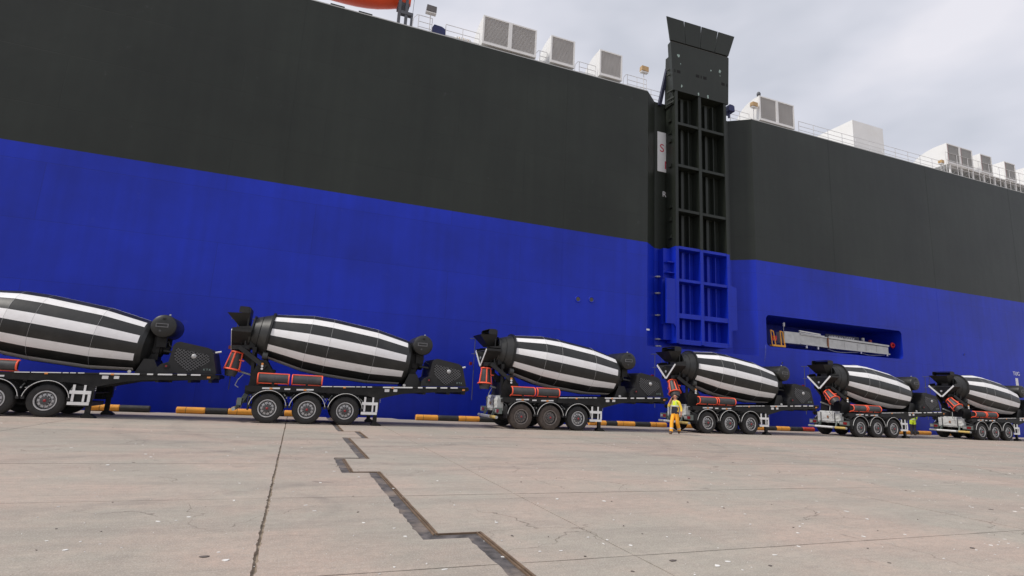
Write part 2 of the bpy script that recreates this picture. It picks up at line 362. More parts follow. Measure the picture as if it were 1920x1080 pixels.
mat('joint_dirt', (0.33, 0.27, 0.205), 0.9, 0, 0.3, 4, dirt=(0.10, 0.085, 0.06), dirt_amt=0.7, dscale=2.5, bump=0.5, coords='World')
mat('quay_wall_concrete', (0.25, 0.235, 0.21), 0.85, 0, 0.2, 1.0, dirt=(0.10, 0.10, 0.085), dirt_amt=0.6, coords='World')
mw = mat('sea_water', (0.012, 0.03, 0.035), 0.08, 0, 0.1, 1.0, bump=0.4, bscale=1.2, coords='World')

# ------------------------------------------------------------------ setting: quay and water
EDGE = 27.3
mb = MB(); mb.add([(-300, -250, -0.028), (400, -250, -0.028), (400, EDGE, -0.028), (-300, EDGE, -0.028)], [(0, 1, 2, 3)])
quay = tag(mb.build('ground', 'joint_dirt'), 'weathered concrete quay apron with dirt in its joints', 'ground', kind='structure')
mb = MB(); mb.add([(-300, EDGE, -8), (400, EDGE, -8), (400, EDGE, -0.036), (-300, EDGE, -0.036)], [(0, 1, 2, 3)])
tag(mb.build('quay_wall', 'quay_wall_concrete'), 'concrete face of the quay below its edge', 'quay wall', kind='structure')
mb = MB(); mb.add([(-400, EDGE + 0.002, -3.2), (600, EDGE + 0.002, -3.2), (600, 900, -3.2), (-400, 900, -3.2)], [(0, 1, 2, 3)])
tag(mb.build('water', 'sea_water'), 'dark harbour water between quay and ship', 'water', kind='structure')
mb = MB(); mb.prism([(2.9, EDGE - 0.02), (4.85, EDGE - 0.02), (4.6, 28.1), (3.0, 28.1)], 'z', -3, 0.0)
mb.build('fender_block', 'quay_concrete', quay)

JX = [-13.05, -6.6, -0.15, 3.37, 9.82, 16.27, 22.72, 29.17, 35.62, 42.07, 48.52, 54.97, 61.42]
JY = [-4.8, -1.5, 1.8, 5.08, 8.4, 11.75, 15.05, 18.4, 21.7, 25.0, EDGE]
ZR = [(2.13, -9), (2.13, 6.26), (1.64, 6.26), (1.64, 10.75), (1.16, 10.75), (1.16, 12.56), (1.68, 12.56), (1.68, 17.24), (2.22, 17.24), (2.22, 19.68), (1.70, 19.68), (1.70, 40)]
ZL = [(1.91, -9), (1.91, 6.02), (1.42, 6.02), (1.42, 10.60), (0.95, 10.60), (0.95, 12.74), (1.46, 12.74), (1.46, 17.42), (2.02, 17.42), (2.02, 19.55), (1.50, 19.55), (1.50, 40)]
def clip_chain(ch, y0, y1):
    """part of an upward step chain between y0 and y1"""
    o = []
    for (xa, ya), (xb, yb) in zip(ch, ch[1:]):
        if xa == xb:
            a, b = max(ya, y0), min(yb, y1)
            if b > a: o += [(xa, a), (xa, b)]
    res = []
    for p in o:
        if not res or (abs(res[-1][0] - p[0]) + abs(res[-1][1] - p[1])) > 1e-6: res.append(p)
    return res
def half_gap_x(x): return 0.011 if abs(x + 0.15) < 0.01 else 0.008 if abs(x + 6.6) < 0.01 else 0.005 if abs(x - 3.37) < 0.01 else 0.003
def half_gap_y(y): return 0.008 if abs(y - 5.08) < 0.01 else 0.006 if y < 9 else 0.004
rj = random.Random(3)
def ragged(poly, fixed=None):
    """subdivide long edges and roughen them"""
    res = []
    n = len(poly)
    for i in range(n):
        a, b = Vector(poly[i]), Vector(poly[(i + 1) % n]); d = b - a; Ln = d.length
        res.append(tuple(a)); near = min(a.y, b.y) < 12
        wide = abs(a.x + 0.15) < 0.06 and abs(b.x + 0.15) < 0.06
        k = int(Ln / ((0.07 if wide else 0.28) if near else 0.9))
        nn = Vector((d.y, -d.x)) / Ln if Ln else Vector((0, 0))
        zig = 0.9 < a.x < 2.3 and 0.9 < b.x < 2.3 and abs(a.x - b.x) < 1e-6 and any(abs(a.x - q[0]) < 1e-6 for q in ZL)
        if zig and near: k = int(Ln / 0.09)
        amp = 0.010 if wide else 0.012 if zig else 0.004
        for j in range(1, k):
            p = a + d * ((j + rj.uniform(-0.3, 0.3)) / k) - nn * abs(rj.gauss(0, amp)) * (1.0)
            res.append(tuple(p))
    return res
def slab(poly):
    poly = ragged(poly)
    cx = sum(p[0] for p in poly) / len(poly); cy = sum(p[1] for p in poly) / len(poly)
    mb = MB(); mb.prism([(p[0] - cx, p[1] - cy) for p in poly], 'z', -0.034, 0.0)
    o = mb.build('concrete_slab', 'quay_concrete', quay); o.location = (cx, cy, rj.uniform(-0.002, 0.002))
for j in range(len(JY) - 1):
    y0, y1 = JY[j] + half_gap_y(JY[j]), JY[j + 1] - (half_gap_y(JY[j + 1]) if j < len(JY) - 2 else 0)
    for i in range(len(JX) - 1):
        x0, x1 = JX[i] + half_gap_x(JX[i]), JX[i + 1] - half_gap_x(JX[i + 1])
        if i == 2:
            slab([(x0, y0)] + clip_chain(ZL, y0, y1) + [(x0, y1)])
            rc = clip_chain(ZR, y0, y1)
            slab([(x1, y0), (x1, y1)] + rc[::-1])
        else:
            slab([(x0, y0), (x1, y0), (x1, y1), (x0, y1)])
# the stepped expansion joint: steel lip and tarry filling
def chain_off(ch, dx, dy): return [(x + dx, y + dy) for x, y in ch]
zr = [(x, max(-6.0, min(y, EDGE - 0.05))) for x, y in ZR]; zl = [(x, max(-6.0, min(y, EDGE - 0.05))) for x, y in ZL]
mb = MB(); mb.prism(chain_off(zl, 0.0, 0) + chain_off(zr, 0.0, 0)[::-1], 'z', -0.033, -0.018)
ej = empty('expansion_joint', (1.6, 5, -0.02))
tag(ej, 'stepped expansion joint with dark filling and rusty steel lip across the quay', 'expansion joint')
f_ = mb.build('joint_filling', 'asphalt_fill', ej, off=ej.location)
for k, ((xa, ya), (xb, yb)) in enumerate(zip(zr, zr[1:])):
    mb = MB()
    if xa == xb:
        mb.box(xa - 0.062, xa - 0.048, ya - 0.02, yb - 0.02, -0.02, -0.001)
        mb.box(xa - 0.026, xa - 0.004, ya, yb, -0.02, 0.001)
    else:
        lo, hi = min(xa, xb), max(xa, xb)
        s_ = -1
        mb.box(lo - 0.02, hi - 0.028, ya - 0.026, ya - 0.006, -0.02, 0.0)
    mb.build('steel_lip', 'steel_edge', ej, off=ej.location)

# litter: white flecks and dark scraps lying on the concrete
def flecks(name, n, mt, label, smin, smax, seed):
    rr = random.Random(seed); mb = MB()
    for i in range(n):
        y = 3.6 + 18.6 * rr.random() ** 1.35; x = rr.uniform(-0.95 * y, 1.7 * y + 4)
        s_ = smin + (smax - smin) * rr.random() ** 3; el = rr.uniform(0.35, 0.9); a0 = rr.uniform(0, 3.14); k = rr.randint(5, 8)
        top = []
        for q in range(k):
            a = 2 * math.pi * q / k; r = s_ * rr.uniform(0.55, 1.1)
            px, py = r * math.cos(a), r * el * math.sin(a)
            top.append((x + px * math.cos(a0) - py * math.sin(a0), y + px * math.sin(a0) + py * math.cos(a0)))
        z = rr.uniform(0.005, 0.009)
        mb.prism(top, 'z', 0.002, z)
    return tag(mb.build(name, mt), label, 'litter', kind='stuff')
flecks('white_flecks', 1050, 'fleck_white', 'small white flecks of litter scattered over the concrete', 0.006, 0.042, 11)
flecks('dark_scraps', 130, 'fleck_dark', 'small dark scraps and oil crumbs scattered over the concrete', 0.008, 0.045, 12)

# ------------------------------------------------------------------ kerb beams on the quay edge
def kerb_beam(label, bands, yc=27.13):
    x0 = bands[0][0]; x1 = bands[-1][1]
    root = empty('kerb_beam', ((x0 + x1) / 2, yc, 0))
    tag(root, label, 'kerb', 'striped kerb beams along the quay edge', 'thing')
    for a, b, c in bands:
        r = 0.135
        prof = [(a - root.location.x + 0.004, 0.03), (a - root.location.x + 0.006, r - 0.02), (a - root.location.x + 0.028, r), (b - root.location.x - 0.028, r), (b - root.location.x - 0.006, r - 0.02), (b - root.location.x - 0.004, 0.03)]
        mb = MB(); mb.lathe(prof, 'x', 20, M=Matrix.Translation((0, 0, 0.133)))
        if c == 'kerb_yellow':
            mb.lathe([(-0.008, r + 0.003), (0.008, r + 0.003)], 'x', 20, mi=1, M=Matrix.Translation((a - root.location.x + 0.36, 0, 0.133)))
        mb.build({'kerb_yellow': 'yellow_section', 'kerb_black': 'black_section', 'kerb_red': 'red_section'}[c], [c, 'kerb_black'], root, auto=40)
Y_, B_, D_ = 'kerb_yellow', 'kerb_black', 'kerb_red'
kerb_beam('short kerb beam behind the landing legs of the leftmost trailer', [(-7.53, -6.5, Y_), (-6.5, -5.44, B_)])
kerb_beam('long yellow and black kerb beam behind the rear wheels of the second trailer', [(-4.5, -3.41, Y_), (-3.41, -2.55, B_), (-2.55, -1.45, Y_), (-1.45, -0.3, B_), (-0.3, 0.85, Y_)])
kerb_beam('kerb beam in the gap between the second and third trailers', [(5.58, 6.68, Y_), (6.68, 7.71, B_), (7.71, 8.8, Y_), (8.8, 9.95, B_)])
kerb_beam('kerb beam under the front end of the third trailer', [(15.0, 16.06, Y_), (16.06, 16.75, B_), (16.75, 17.89, Y_), (17.89, 18.91, B_), (18.91, 20.0, Y_)])
kerb_beam('kerb beam half hidden behind the wheels of the fourth trailer', [(20.7, 21.8, Y_), (21.8, 22.9, B_), (22.9, 24.0, Y_), (24.0, 25.1, B_)])
kerb_beam('kerb beam ending in a red section behind the fifth trailer', [(26.1, 27.2, Y_), (27.2, 28.18, B_), (28.18, 29.27, Y_), (29.27, 30.34, B_), (30.34, 31.35, D_)])
kerb_beam('kerb beam beside the worker in the lime vest', [(37.6, 38.6, B_), (38.6, 40.3, Y_), (40.3, 41.2, B_), (41.2, 42.5, Y_)])
kerb_beam('farthest kerb beam behind the wheels of the rightmost trailer', [(44.0, 45.1, Y_), (45.1, 46.2, B_), (46.2, 47.3, Y_), (47.3, 48.4, B_)])

# ------------------------------------------------------------------ the ship
SHIP = Vector((20, 29, -3.2))
ship = empty('cargo_ship', SHIP)
tag(ship, 'huge cargo ship with blue lower hull and black upper hull alongside the quay', 'ship')
def zp(x): return 11.29 + 0.004 * x
def zt(x): return 21.82 + 0.005 * x
HY = 29.0; RY = 29.95
X0, X1 = -95.0, 185.0
def sbuild(mb, name, mats, parent=ship, auto=None): return mb.build(name, mats, parent, auto, off=SHIP)
def wall(mb, xa, ya, xb, yb, fz0, fz1, mi=0):
    z0 = fz0 if callable(fz0) else (lambda x: fz0); z1 = fz1 if callable(fz1) else (lambda x: fz1)
    mb.add([(xa, ya, z0(xa)), (xb, yb, z0(xb)), (xb, yb, z1(xb)), (xa, ya, z1(xa))], [(0, 1, 2, 3)], mi)
REC_Z = 4.75
# pocket for the gangway
PX0, PX1, PZ0, PZ1, PR, PD = 29.62, 43.15, 5.46, 7.63, 0.32, 3.6
def pocket_outline():
    pts = []
    for cx, cz, a0 in ((PX1 - PR, PZ1 - PR, 0), (PX0 + PR, PZ1 - PR, 90), (PX0 + PR, PZ0 + PR, 180), (PX1 - PR, PZ0 + PR, 270)):
        for k in range(7):
            a = R_(a0 + 15 * k); pts.append((cx + PR * math.cos(a), cz + PR * math.sin(a)))
    return pts
mb = MB()
wall(mb, X0, HY, 20, HY, -8, zp); wall(mb, 20, HY, 28.9, HY, -8, REC_Z)
wall(mb, 20, HY, 21.2, RY, REC_Z, zp); wall(mb, 21.2, RY, 27.6, RY, REC_Z, zp); wall(mb, 27.6, RY, 28.9, HY, REC_Z, zp)
mb.add([(20, HY, REC_Z), (28.9, HY, REC_Z), (27.6, RY, REC_Z), (21.2, RY, REC_Z)], [(0, 1, 2, 3)])
wall(mb, 28.9, HY, X1, HY, -8, 5.0)
wall(mb, 28.9, HY, PX0 - 0.25, HY, 5.0, 8.0); wall(mb, PX1 + 0.25, HY, X1, HY, 5.0, 8.0); wall(mb, 28.9, HY, X1, HY, 8.0, zp)
pk = pocket_outline(); n = len(pk)
def rect_pt(p):
    cx, cz = (PX0 + PX1) / 2, (PZ0 + PZ1) / 2
    x = PX1 + 0.25 if p[0] >= PX1 - PR - 1e-6 else PX0 - 0.25 if p[0] <= PX0 + PR + 1e-6 else p[0]
    return x
# ring between the rounded opening and the rectangle round it
RX0, RX1, RZ0, RZ1 = PX0 - 0.25, PX1 + 0.25, 5.0, 8.0
for i in range(4):
    seg = pk[i * 7:(i + 1) * 7]; corner = ((RX1, RZ1), (RX0, RZ1), (RX0, RZ0), (RX1, RZ0))[i]
    for a, b in zip(seg, seg[1:]):
        mb.add([(a[0], HY, a[1]), (corner[0], HY, corner[1]), (b[0], HY, b[1])], [(0, 1, 2)])
    nx = pk[((i + 1) % 4) * 7]; nc = ((RX1, RZ1), (RX0, RZ1), (RX0, RZ0), (RX1, RZ0))[(i + 1) % 4]
    a = seg[-1]
    mb.add([(a[0], HY, a[1]), (corner[0], HY, corner[1]), (nc[0], HY, nc[1]), (nx[0], HY, nx[1])], [(0, 1, 2, 3)])
vs = [(p[0], HY, p[1]) for p in pk] + [(p[0], HY + PD, p[1]) for p in pk]
mb.add(vs, [(i, (i + 1) % n, n + (i + 1) % n, n + i) for i in range(n)] + [tuple(range(n, 2 * n))])
o = sbuild(mb, 'lower_hull', 'hull_blue'); o['label'] = 'blue painted lower hull with a gangway recess'
mb = MB()
wall(mb, X0, HY, 20, HY, zp, zt); wall(mb, 20, HY, 21.2, RY, zp, zt); wall(mb, 21.2, RY, 27.6, RY, zp, zt); wall(mb, 27.6, RY, 28.9, HY, zp, zt); wall(mb, 28.9, HY, X1, HY, zp, zt)
wall(mb, X1, HY, X1, 61, -8, zt); wall(mb, X1, 61, X0, 61, -8, zt); wall(mb, X0, 61, X0, HY, -8, zt)
o = sbuild(mb, 'upper_hull', 'hull_black'); o['label'] = 'black painted upper hull'
mb = MB()
mb.add([(X0, HY, zt(X0)), (20, HY, zt(20)), (21.2, RY, zt(21.2)), (27.6, RY, zt(27.6)), (28.9, HY, zt(28.9)), (X1, HY, zt(X1)), (X1, 61, zt(X1)), (X0, 61, zt(X0))], [tuple(range(8))])
sbuild(mb, 'deck', 'deck_paint')
# pale margin plate along the deck edge
mb = MB()
for xa, xb in ((X0, 19.98), (28.92, X1)):
    mb.add([(xa, HY + 0.02, zt(xa) + 0.004), (xb, HY + 0.02, zt(xb) + 0.004), (xb, HY + 0.02, zt(xb) + 0.07), (xa, HY + 0.02, zt(xa) + 0.07), (xa, HY + 0.07, zt(xa) + 0.07), (xb, HY + 0.07, zt(xb) + 0.07), (xa, HY + 0.07, zt(xa) + .004), (xb, HY + 0.07, zt(xb) + .004)], [(0, 1, 2, 3), (3, 2, 5, 4), (4, 5, 7, 6)])
sbuild(mb, 'margin_plate', 'ship_grey')
# weld beads down the hull
for x in (-1.7, 14.0, 36.5, 47.7, 59.0):
    mb = MB(); mb.box(x - 0.012, x + 0.012, HY - 0.005, HY + 0.01, zp(x) + 0.02, zt(x) - 0.02); sbuild(mb, 'weld_seam', 'hull_black')
for x in (14.0, 36.4, 47.7, 59.0):
    mb = MB(); mb.box(x - 0.01, x + 0.01, HY - 0.004, HY + 0.01, 1.0 if x < 30 or x > 44 else 8.0, zp(x) - 0.02); sbuild(mb, 'weld_seam', 'hull_blue')
# scupper holes
for x, z in ((15.14, 7.17), (16.04, 7.23), (50.4, 6.35), (30.9, 4.4)):
    k = 1.0 if x < 20 else 0.55
    mb = MB(); M_ = Matrix.Translation((x, HY, z))
    mb.lathe([(-0.005, 0.13 * k), (-0.03, 0.15 * k), (-0.03, 0.19 * k), (0.0, 0.2 * k)], 'y', 20, 0, M=M_)
    mb.add([(0.14 * k * math.cos(a * 0.314), -0.006, 0.14 * k * math.sin(a * 0.314)) for a in range(20)], [tuple(range(20))], 1, M=M_)
    sbuild(mb, 'scupper', ['hull_blue', 'louvre_dark'])

sbuild(MB().add([(29.45, HY - 0.004, 5.5), (29.56, HY - 0.004, 5.6), (29.5, HY - 0.004, 4.9), (29.36, HY - 0.004, 4.35), (29.33, HY - 0.004, 4.4), (29.42, HY - 0.004, 5.0)], [(0, 5, 4, 3, 2, 1)]), 'paint_scuff', 'scuff_blue')
# ---- side ramp, folded upright in its recess
RF = 28.85
ramp = sbuild(MB().box(22.30, 26.30, 29.6, 29.85, 11.36, 24.0).box(22.30, 26.30, 29.6, 29.85, 5.2, 11.355, 1), 'ramp', ['hull_black', 'hull_blue'])
ramp['label'] = 'tall folded vehicle ramp standing upright against the hull'
def rpart(mb, name, mats): return sbuild(mb, name, mats, ramp)
for xa, xb in ((22.08, 22.30), (24.03, 24.26), (26.24, 26.46)):
    yb = 29.86 if xa != 24.03 else 29.61
    rpart(MB().box(xa, xb, RF, yb, 11.4, 22.46), 'stile', 'hull_black')
    rpart(MB().box(xa - 0.003, xb + 0.003, RF - 0.003, yb + 0.002, 5.1, 11.4), 'stile', 'hull_blue')
for z in (20.09, 17.05, 13.92, 11.35, 9.18, 6.86, 5.2):
    mt = 'hull_black' if z > 11.5 else 'hull_blue'
    h = 0.09 if z > 7 else 0.15
    for xa, xb in ((22.302, 24.028), (24.262, 26.238)):
        rpart(MB().box(xa, xb, RF + 0.02, 29.61, z - h, z + h), 'cross_bar', mt)
zs = [22.4, 20.09, 17.05, 13.92, 11.35, 9.18, 6.86, 5.2]
for za, zb in zip(zs, zs[1:]):
    mt = 'hull_black' if za > 11.5 else 'hull_blue'
    for xa, xb in ((22.302, 24.028), (24.262, 26.238)):
        for q, fx in enumerate((0.16, 0.42, 0.68)):
            x = xa + (xb - xa) * fx; wd = 0.10 if q < 2 else 0.022
            rpart(MB().box(x - wd, x + wd, 29.36 if q < 2 else 29.25, 29.61, zb + 0.16, za - 0.16), 'stringer', mt)
# lower side lugs
for poly in ([(22.08, 9.2), (21.35, 9.2), (21.35, 6.3), (21.9, 6.3), (22.08, 6.1)], [(26.46, 9.3), (27.0, 9.15), (27.0, 6.3), (26.62, 6.25), (26.46, 6.1)]):
    rpart(MB().prism(poly, 'y', RF + 0.02, RF + 0.14), 'side_lug', 'hull_blue')
    rpart(MB().prism([(p[0], p[1]) for p in poly[:3]] + [poly[3]], 'y', RF + 0.5, RF + 0.62), 'side_lug', 'hull_blue')
for za in (10.3, 9.6):
    rpart(MB().box(21.55, 22.08, RF + 0.15, 29.94, za, za + 0.06), 'shelf', 'hull_blue')
rpart(MB().box(21.5, 22.08, RF + 0.55, 29.94, 5.3, 11.3), 'side_box', 'hull_blue')
# upper solid panel, with 4 finger flaps
PB, PT = 22.46, 25.97
mb = MB()
fr = [(21.92, 28.82, PB), (26.65, 28.82, PB + 0.03), (26.68, 28.70, PT + 0.14), (21.63, 28.70, PT)]
bk = [(p[0] + (0.06 if p[0] < 24 else -0.06), p[1] + 0.42, p[2]) for p in fr]
mb.add(fr + bk, [(0, 1, 2, 3), (5, 4, 7, 6), (0, 4, 5, 1), (1, 5, 6, 2), (2, 6, 7, 3), (3, 7, 4, 0)])
rpart(mb, 'upper_panel', 'hull_black')
rpart(MB().box(22.12, 26.44, 29.25, 29.87, 22.48, 24.2), 'upper_web', 'hull_black')
def pan(u, v): return Vector(fr[0]).lerp(Vector(fr[1]), u).lerp(Vector(fr[3]).lerp(Vector(fr[2]), u), v)
for u, v, su, sv_ in ((0.045, 0.40, 0.009, 0.03), (0.11, 0.40, 0.03, 0.03), (0.44, 0.42, 0.03, 0.03), (0.505, 0.42, 0.009, 0.03), (0.57, 0.42, 0.03, 0.03), (0.90, 0.40, 0.03, 0.03), (0.97, 0.40, 0.009, 0.03)):
    mb = MB(); q = [pan(u - su, v - sv_), pan(u + su, v - sv_), pan(u + su, v + sv_), pan(u - su, v + sv_)]
    mb.add([p + Vector((0, -0.004, 0)) for p in q], [(0, 1, 2, 3)]); rpart(mb, 'slot', 'void_black')
ra = random.Random(5)
for u, v, s_ in ((0.12, 0.74, 0.16), (0.15, 0.58, 0.05), (0.68, 0.62, 0.09), (0.84, 0.66, 0.17), (0.845, 0.56, 0.05), (0.15, 0.12, 0.11), (0.45, 0.05, 0.12), (0.62, 0.05, 0.14)):
    c = pan(u, v); mb = MB()
    pts = [c + Vector((s_ * 0.7 * ra.uniform(0.4, 1.2) * math.cos(a), -0.003, s_ * ra.uniform(0.5, 1.3) * math.sin(a))) for a in [k * math.pi / 5 for k in range(10)]]
    mb.add(pts, [tuple(range(10))]); rpart(mb, 'paint_scrape', 'letter_pale')
rpart(MB().tube([pan(0.01, 1.0) + Vector((0, 0.1, 0.04)), pan(0.99, 1.0) + Vector((0, 0.1, 0.04))], 0.07, 8), 'hinge_bar', 'louvre_dark')
bl, brr = Vector((21.60, 28.66, 26.06)), Vector((26.64, 28.66, 26.22)); tl, tr = Vector((21.15, 28.50, 27.64)), Vector((27.08, 28.50, 27.81))
for k in range(4):
    u0, u1 = k / 4 + 0.003, (k + 1) / 4 - 0.003
    t0, t1 = k / 4 + (0.006 if k else 0.0), (k + 1) / 4 - (0.006 if k < 3 else 0.0)
    q = [bl.lerp(brr, u0), bl.lerp(brr, u1), tl.lerp(tr, t1), tl.lerp(tr, t0)]
    b2 = [p + Vector((0, 0.14 if i < 2 else 0.05, 0)) for i, p in enumerate(q)]
    mb = MB(); mb.add(q + b2, [(0, 1, 2, 3), (5, 4, 7, 6), (0, 4, 5, 1), (1, 5, 6, 2), (2, 6, 7, 3), (3, 7, 4, 0)])
    rpart(mb, 'finger_flap', 'hull_black')
# left side structure of the ramp and the hoisting cylinder
rpart(MB().prism([(28.95, 21.5), (29.9, 21.5), (29.75, 25.3), (29.15, 25.3)], 'x', 21.98, 22.12), 'side_web', 'hull_black')
rpart(MB().bar((21.55, 29.9, 21.7), (22.12, 29.75, 24.6), 0.22, 0.22), 'hoist_strut', 'strut_navy')
for z in (21.7, 22.0, 22.6, 23.9, 24.3):
    rpart(MB().bar((21.75, 29.3, z - 0.2), (22.06, 28.95, z), 0.09, 0.09), 'side_bracket', 'hull_black')
for k, z in enumerate((12.0, 13.2, 14.1, 17.0, 18.8, 19.4, 20.3)):
    rpart(MB().box(21.96, 22.08, 29.2, 29.5, z, z + 0.22), 'side_bracket', 'hull_black')
# steps in the recess left of the ramp
for z in (9.45, 8.35, 6.9, 5.35, 4.9):
    mb = MB(); mb.lathe([(-0.05, 0.02), (-0.05, 0.22), (0.03, 0.24), (0.03, 0.02)], 'z', 12, a0=math.pi, a1=2 * math.pi, M=Matrix.Translation((21.45, 29.94, z)))
    sbuild(mb, 'hull_step', 'ship_grey')
sbuild(MB().box(19.95, 20.15, HY - 0.03, HY - 0.002, 5.72, 5.82), 'draught_tick', 'letter_white')
# writing in the recess
sign = sbuild(MB().box(21.42, 22.75, RY - 0.03, RY - 0.001, 16.85, 19.75), 'safety_sign', 'sign_white'); sign['label'] = 'white sign with red letters half hidden by the ramp'
def T(x, y, z): return Matrix.Translation((x, y, z)) @ FRONT
text_mesh('S', 0.82, T(21.78, RY - 0.033, 18.55), 'lettering', 'letter_red', sign, SHIP)
text_mesh('A', 0.82, T(22.38, RY - 0.033, 18.55), 'lettering', 'letter_red', sign, SHIP)
text_mesh('N', 0.82, T(22.28, RY - 0.033, 17.35), 'lettering', 'letter_red', sign, SHIP)
text_mesh('R', 0.55, T(21.98, RY - 0.008, 15.25), 'lettering', 'letter_white', ship, SHIP)
text_mesh('TUG', 0.46, T(57.06, HY - 0.008, 5.16), 'tug_lettering', 'letter_white', ship, SHIP)
sbuild(MB().box(56.85, 57.2, HY - 0.012, HY - 0.002, 4.1, 4.8), 'tug_arrow', 'letter_white')

# ---- deck ventilators
def vent(x0, x1, h, double, base=0.1, depth=2.6, front=29.06, red=False, label=None):
    z0 = zt((x0 + x1) / 2) + base; z1 = z0 + h
    mb = MB()
    prof = [(front + 0.06, z0)]
    prof += [(front + 0.06, z1)]
    for k in range(9):
        a = R_(90 - 11.25 * k); prof.append((front + 0.55 + (depth - 0.55) * math.cos(a), z0 + h * (0.02 + 0.98 * math.sin(a))))
    prof.append((front + depth, z0))
    mb.prism([p for p in prof], 'x', x0 + 0.02, x1 - 0.02)
    body = recalc(sbuild(mb, 'ventilator', 'ship_white'))
    if label: body['label'] = label
    # front frame
    def bar(xa, xb, za, zb): sbuild(MB().box(xa, xb, front - 0.06, front + 0.06, za, zb), 'frame_bar', 'ship_white' if not red else 'ship_white', body)
    bar(x0, x0 + 0.10, z0, z1); bar(x1 - 0.10, x1, z0, z1); bar(x0 + 0.10, x1 - 0.10, z1 - 0.09, z1); bar(x0 + 0.10, x1 - 0.10, z0, z0 + 0.16)
    spans = [(x0 + 0.10, x1 - 0.10)]
    if double:
        xm = (x0 + x1) / 2; bar(xm - 0.12, xm + 0.12, z0 + 0.16, z1 - 0.09); spans = [(x0 + 0.10, xm - 0.12), (xm + 0.12, x1 - 0.10)]
    for xa, xb in spans:
        mb = MB(); mb.add([(xa, front + 0.055, z0), (xb, front + 0.055, z0), (xb, front + 0.055, z1), (xa, front + 0.055, z1)], [(0, 1, 2, 3)])
        sbuild(mb, 'screen', 'louvre_dark', body)
        mb = MB(); nn = 20
        for k in range(nn):
            z = z0 + 0.18 + (h - 0.29) * (k + 0.5) / nn
            mb.box(xa, xb, front - 0.03, front + 0.03, z - 0.016, z + 0.022)
        lo = sbuild(mb, 'louvre', 'louvre_grey' if not red else 'ship_grey', body); lo['kind'] = 'stuff'
        if red:
            for q in (xa, ):
                sbuild(MB().box(q, q + 0.06, front - 0.055, front + 0.04, z0 + 0.16, z1 - 0.09), 'red_edge', 'louvre_back_red', body)
    return body
vent(8.2, 11.74, 1.9, True, 0.22, label='double louvred ventilator left of the single ones')
vent(12.72, 14.43, 1.88, False, 0.22); vent(16.26, 17.97, 1.85, False, 0.25)
vent(29.75, 33.15, 1.95, True, 0.16)
vent(50.9, 54.4, 1.85, True, 0.95, 3.4, red=True); vent(55.5, 57.15, 1.8, False, 0.95, 3.4, red=True); vent(59.0, 60.65, 1.75, False, 0.95, 3.4, red=True); vent(62.2, 63.9, 1.75, False, 0.95, 3.4, red=True)
# platform stanchions below the raised ventilators
for k in range(9):
    x = 51.3 + 1.55 * k
    mb = MB(); mb.box(x - 0.06, x + 0.06, 29.08, 29.2, zt(x), zt(x) + 0.95); mb.bar((x, 29.15, zt(x) + 0.9), (x + 0.6, 31.5, zt(x) + 0.35), 0.07, 0.07)
    sbuild(mb, 'stanchion', 'ship_white')
mb = MB(); mb.box(50.9, 64.5, 29.05, 33.0, zt(57) + 0.84, zt(57) + 0.93); sbuild(mb, 'vent_platform', 'ship_white')
# plain deck house
mb = MB(); mb.prism([(40.6, 29.9), (44.2, 29.9), (44.2, 36), (40.6, 36)], 'z', zt(42), zt(42) + 3.05); sbuild(mb, 'deck_house', 'ship_white')
# rails
def rail(xa, xb, y=29.14, step=1.5, h=1.0, curved=True):
    root = None
    z = lambda x: zt(x)
    mb = MB(); nn = max(1, int(round((xb - xa) / step)))
    for k in range(nn + 1):
        x = xa + (xb - xa) * k / nn; mb.tube([(x, y, z(x)), (x, y, z(x) + h)], 0.022, 6)
    for hh in (h, h * 0.62, h * 0.3):
        mb.tube([(xa, y, z(xa) + hh), (xb, y, z(xb) + hh)], 0.02, 6)
    if curved:
        mb.tube([(xa, y, z(xa) + h), (xa - 0.12, y, z(xa) + h - 0.03), (xa - 0.3, y, z(xa) + h - 0.3), (xa - 0.34, y, z(xa) + 0.05)], 0.02, 6)
    sbuild(mb, 'guard_rail', 'rail_white')
rail(4.35, 5.15, 29.2, 0.8, 1.05); rail(6.0, 8.1, 29.3, 1.0, 1.0, False); rail(12.1, 12.6, 29.25, 0.5, 0.95); rail(14.9, 16.1, 29.25, 0.6, 0.95); rail(18.5, 20.0, 29.2, 0.75, 0.95)
rail(20.1, 21.9, 30.1, 0.9, 0.95, False); rail(27.8, 29.6, 29.9, 0.9, 1.0, False); rail(33.7, 50.5, 29.14, 1.55, 1.0, False); rail(50.6, 64, 28.98, 1.55, 1.9, False)
for (x, z, mt, s_) in ((5.02, 1.45, 'lamp_glass', 0.3), (19.78, 1.55, 'lamp_brown', 0.27), (29.35, 1.25, 'lamp_brown', 0.24), (50.2, 0.9, 'lamp_brown', 0.18)):
    fl = sbuild(MB().tube([(x, 29.2, zt(x)), (x, 29.2, zt(x) + z)], 0.03, 6), 'floodlight', 'rail_white')
    sbuild(MB().prism([(x - s_, zt(x) + z - 0.06), (x + s_, zt(x) + z - 0.10), (x + s_ * 1.02, zt(x) + z + s_ * 0.95), (x - s_ * 0.9, zt(x) + z + s_)], 'y', 29.0, 29.3), 'lamp_head', mt, fl)
    sbuild(MB().box(x - s_, x + s_, 29.02, 29.28, zt(x) + z - 0.17, zt(x) + z - 0.105), 'lamp_hood', 'ship_white', fl)
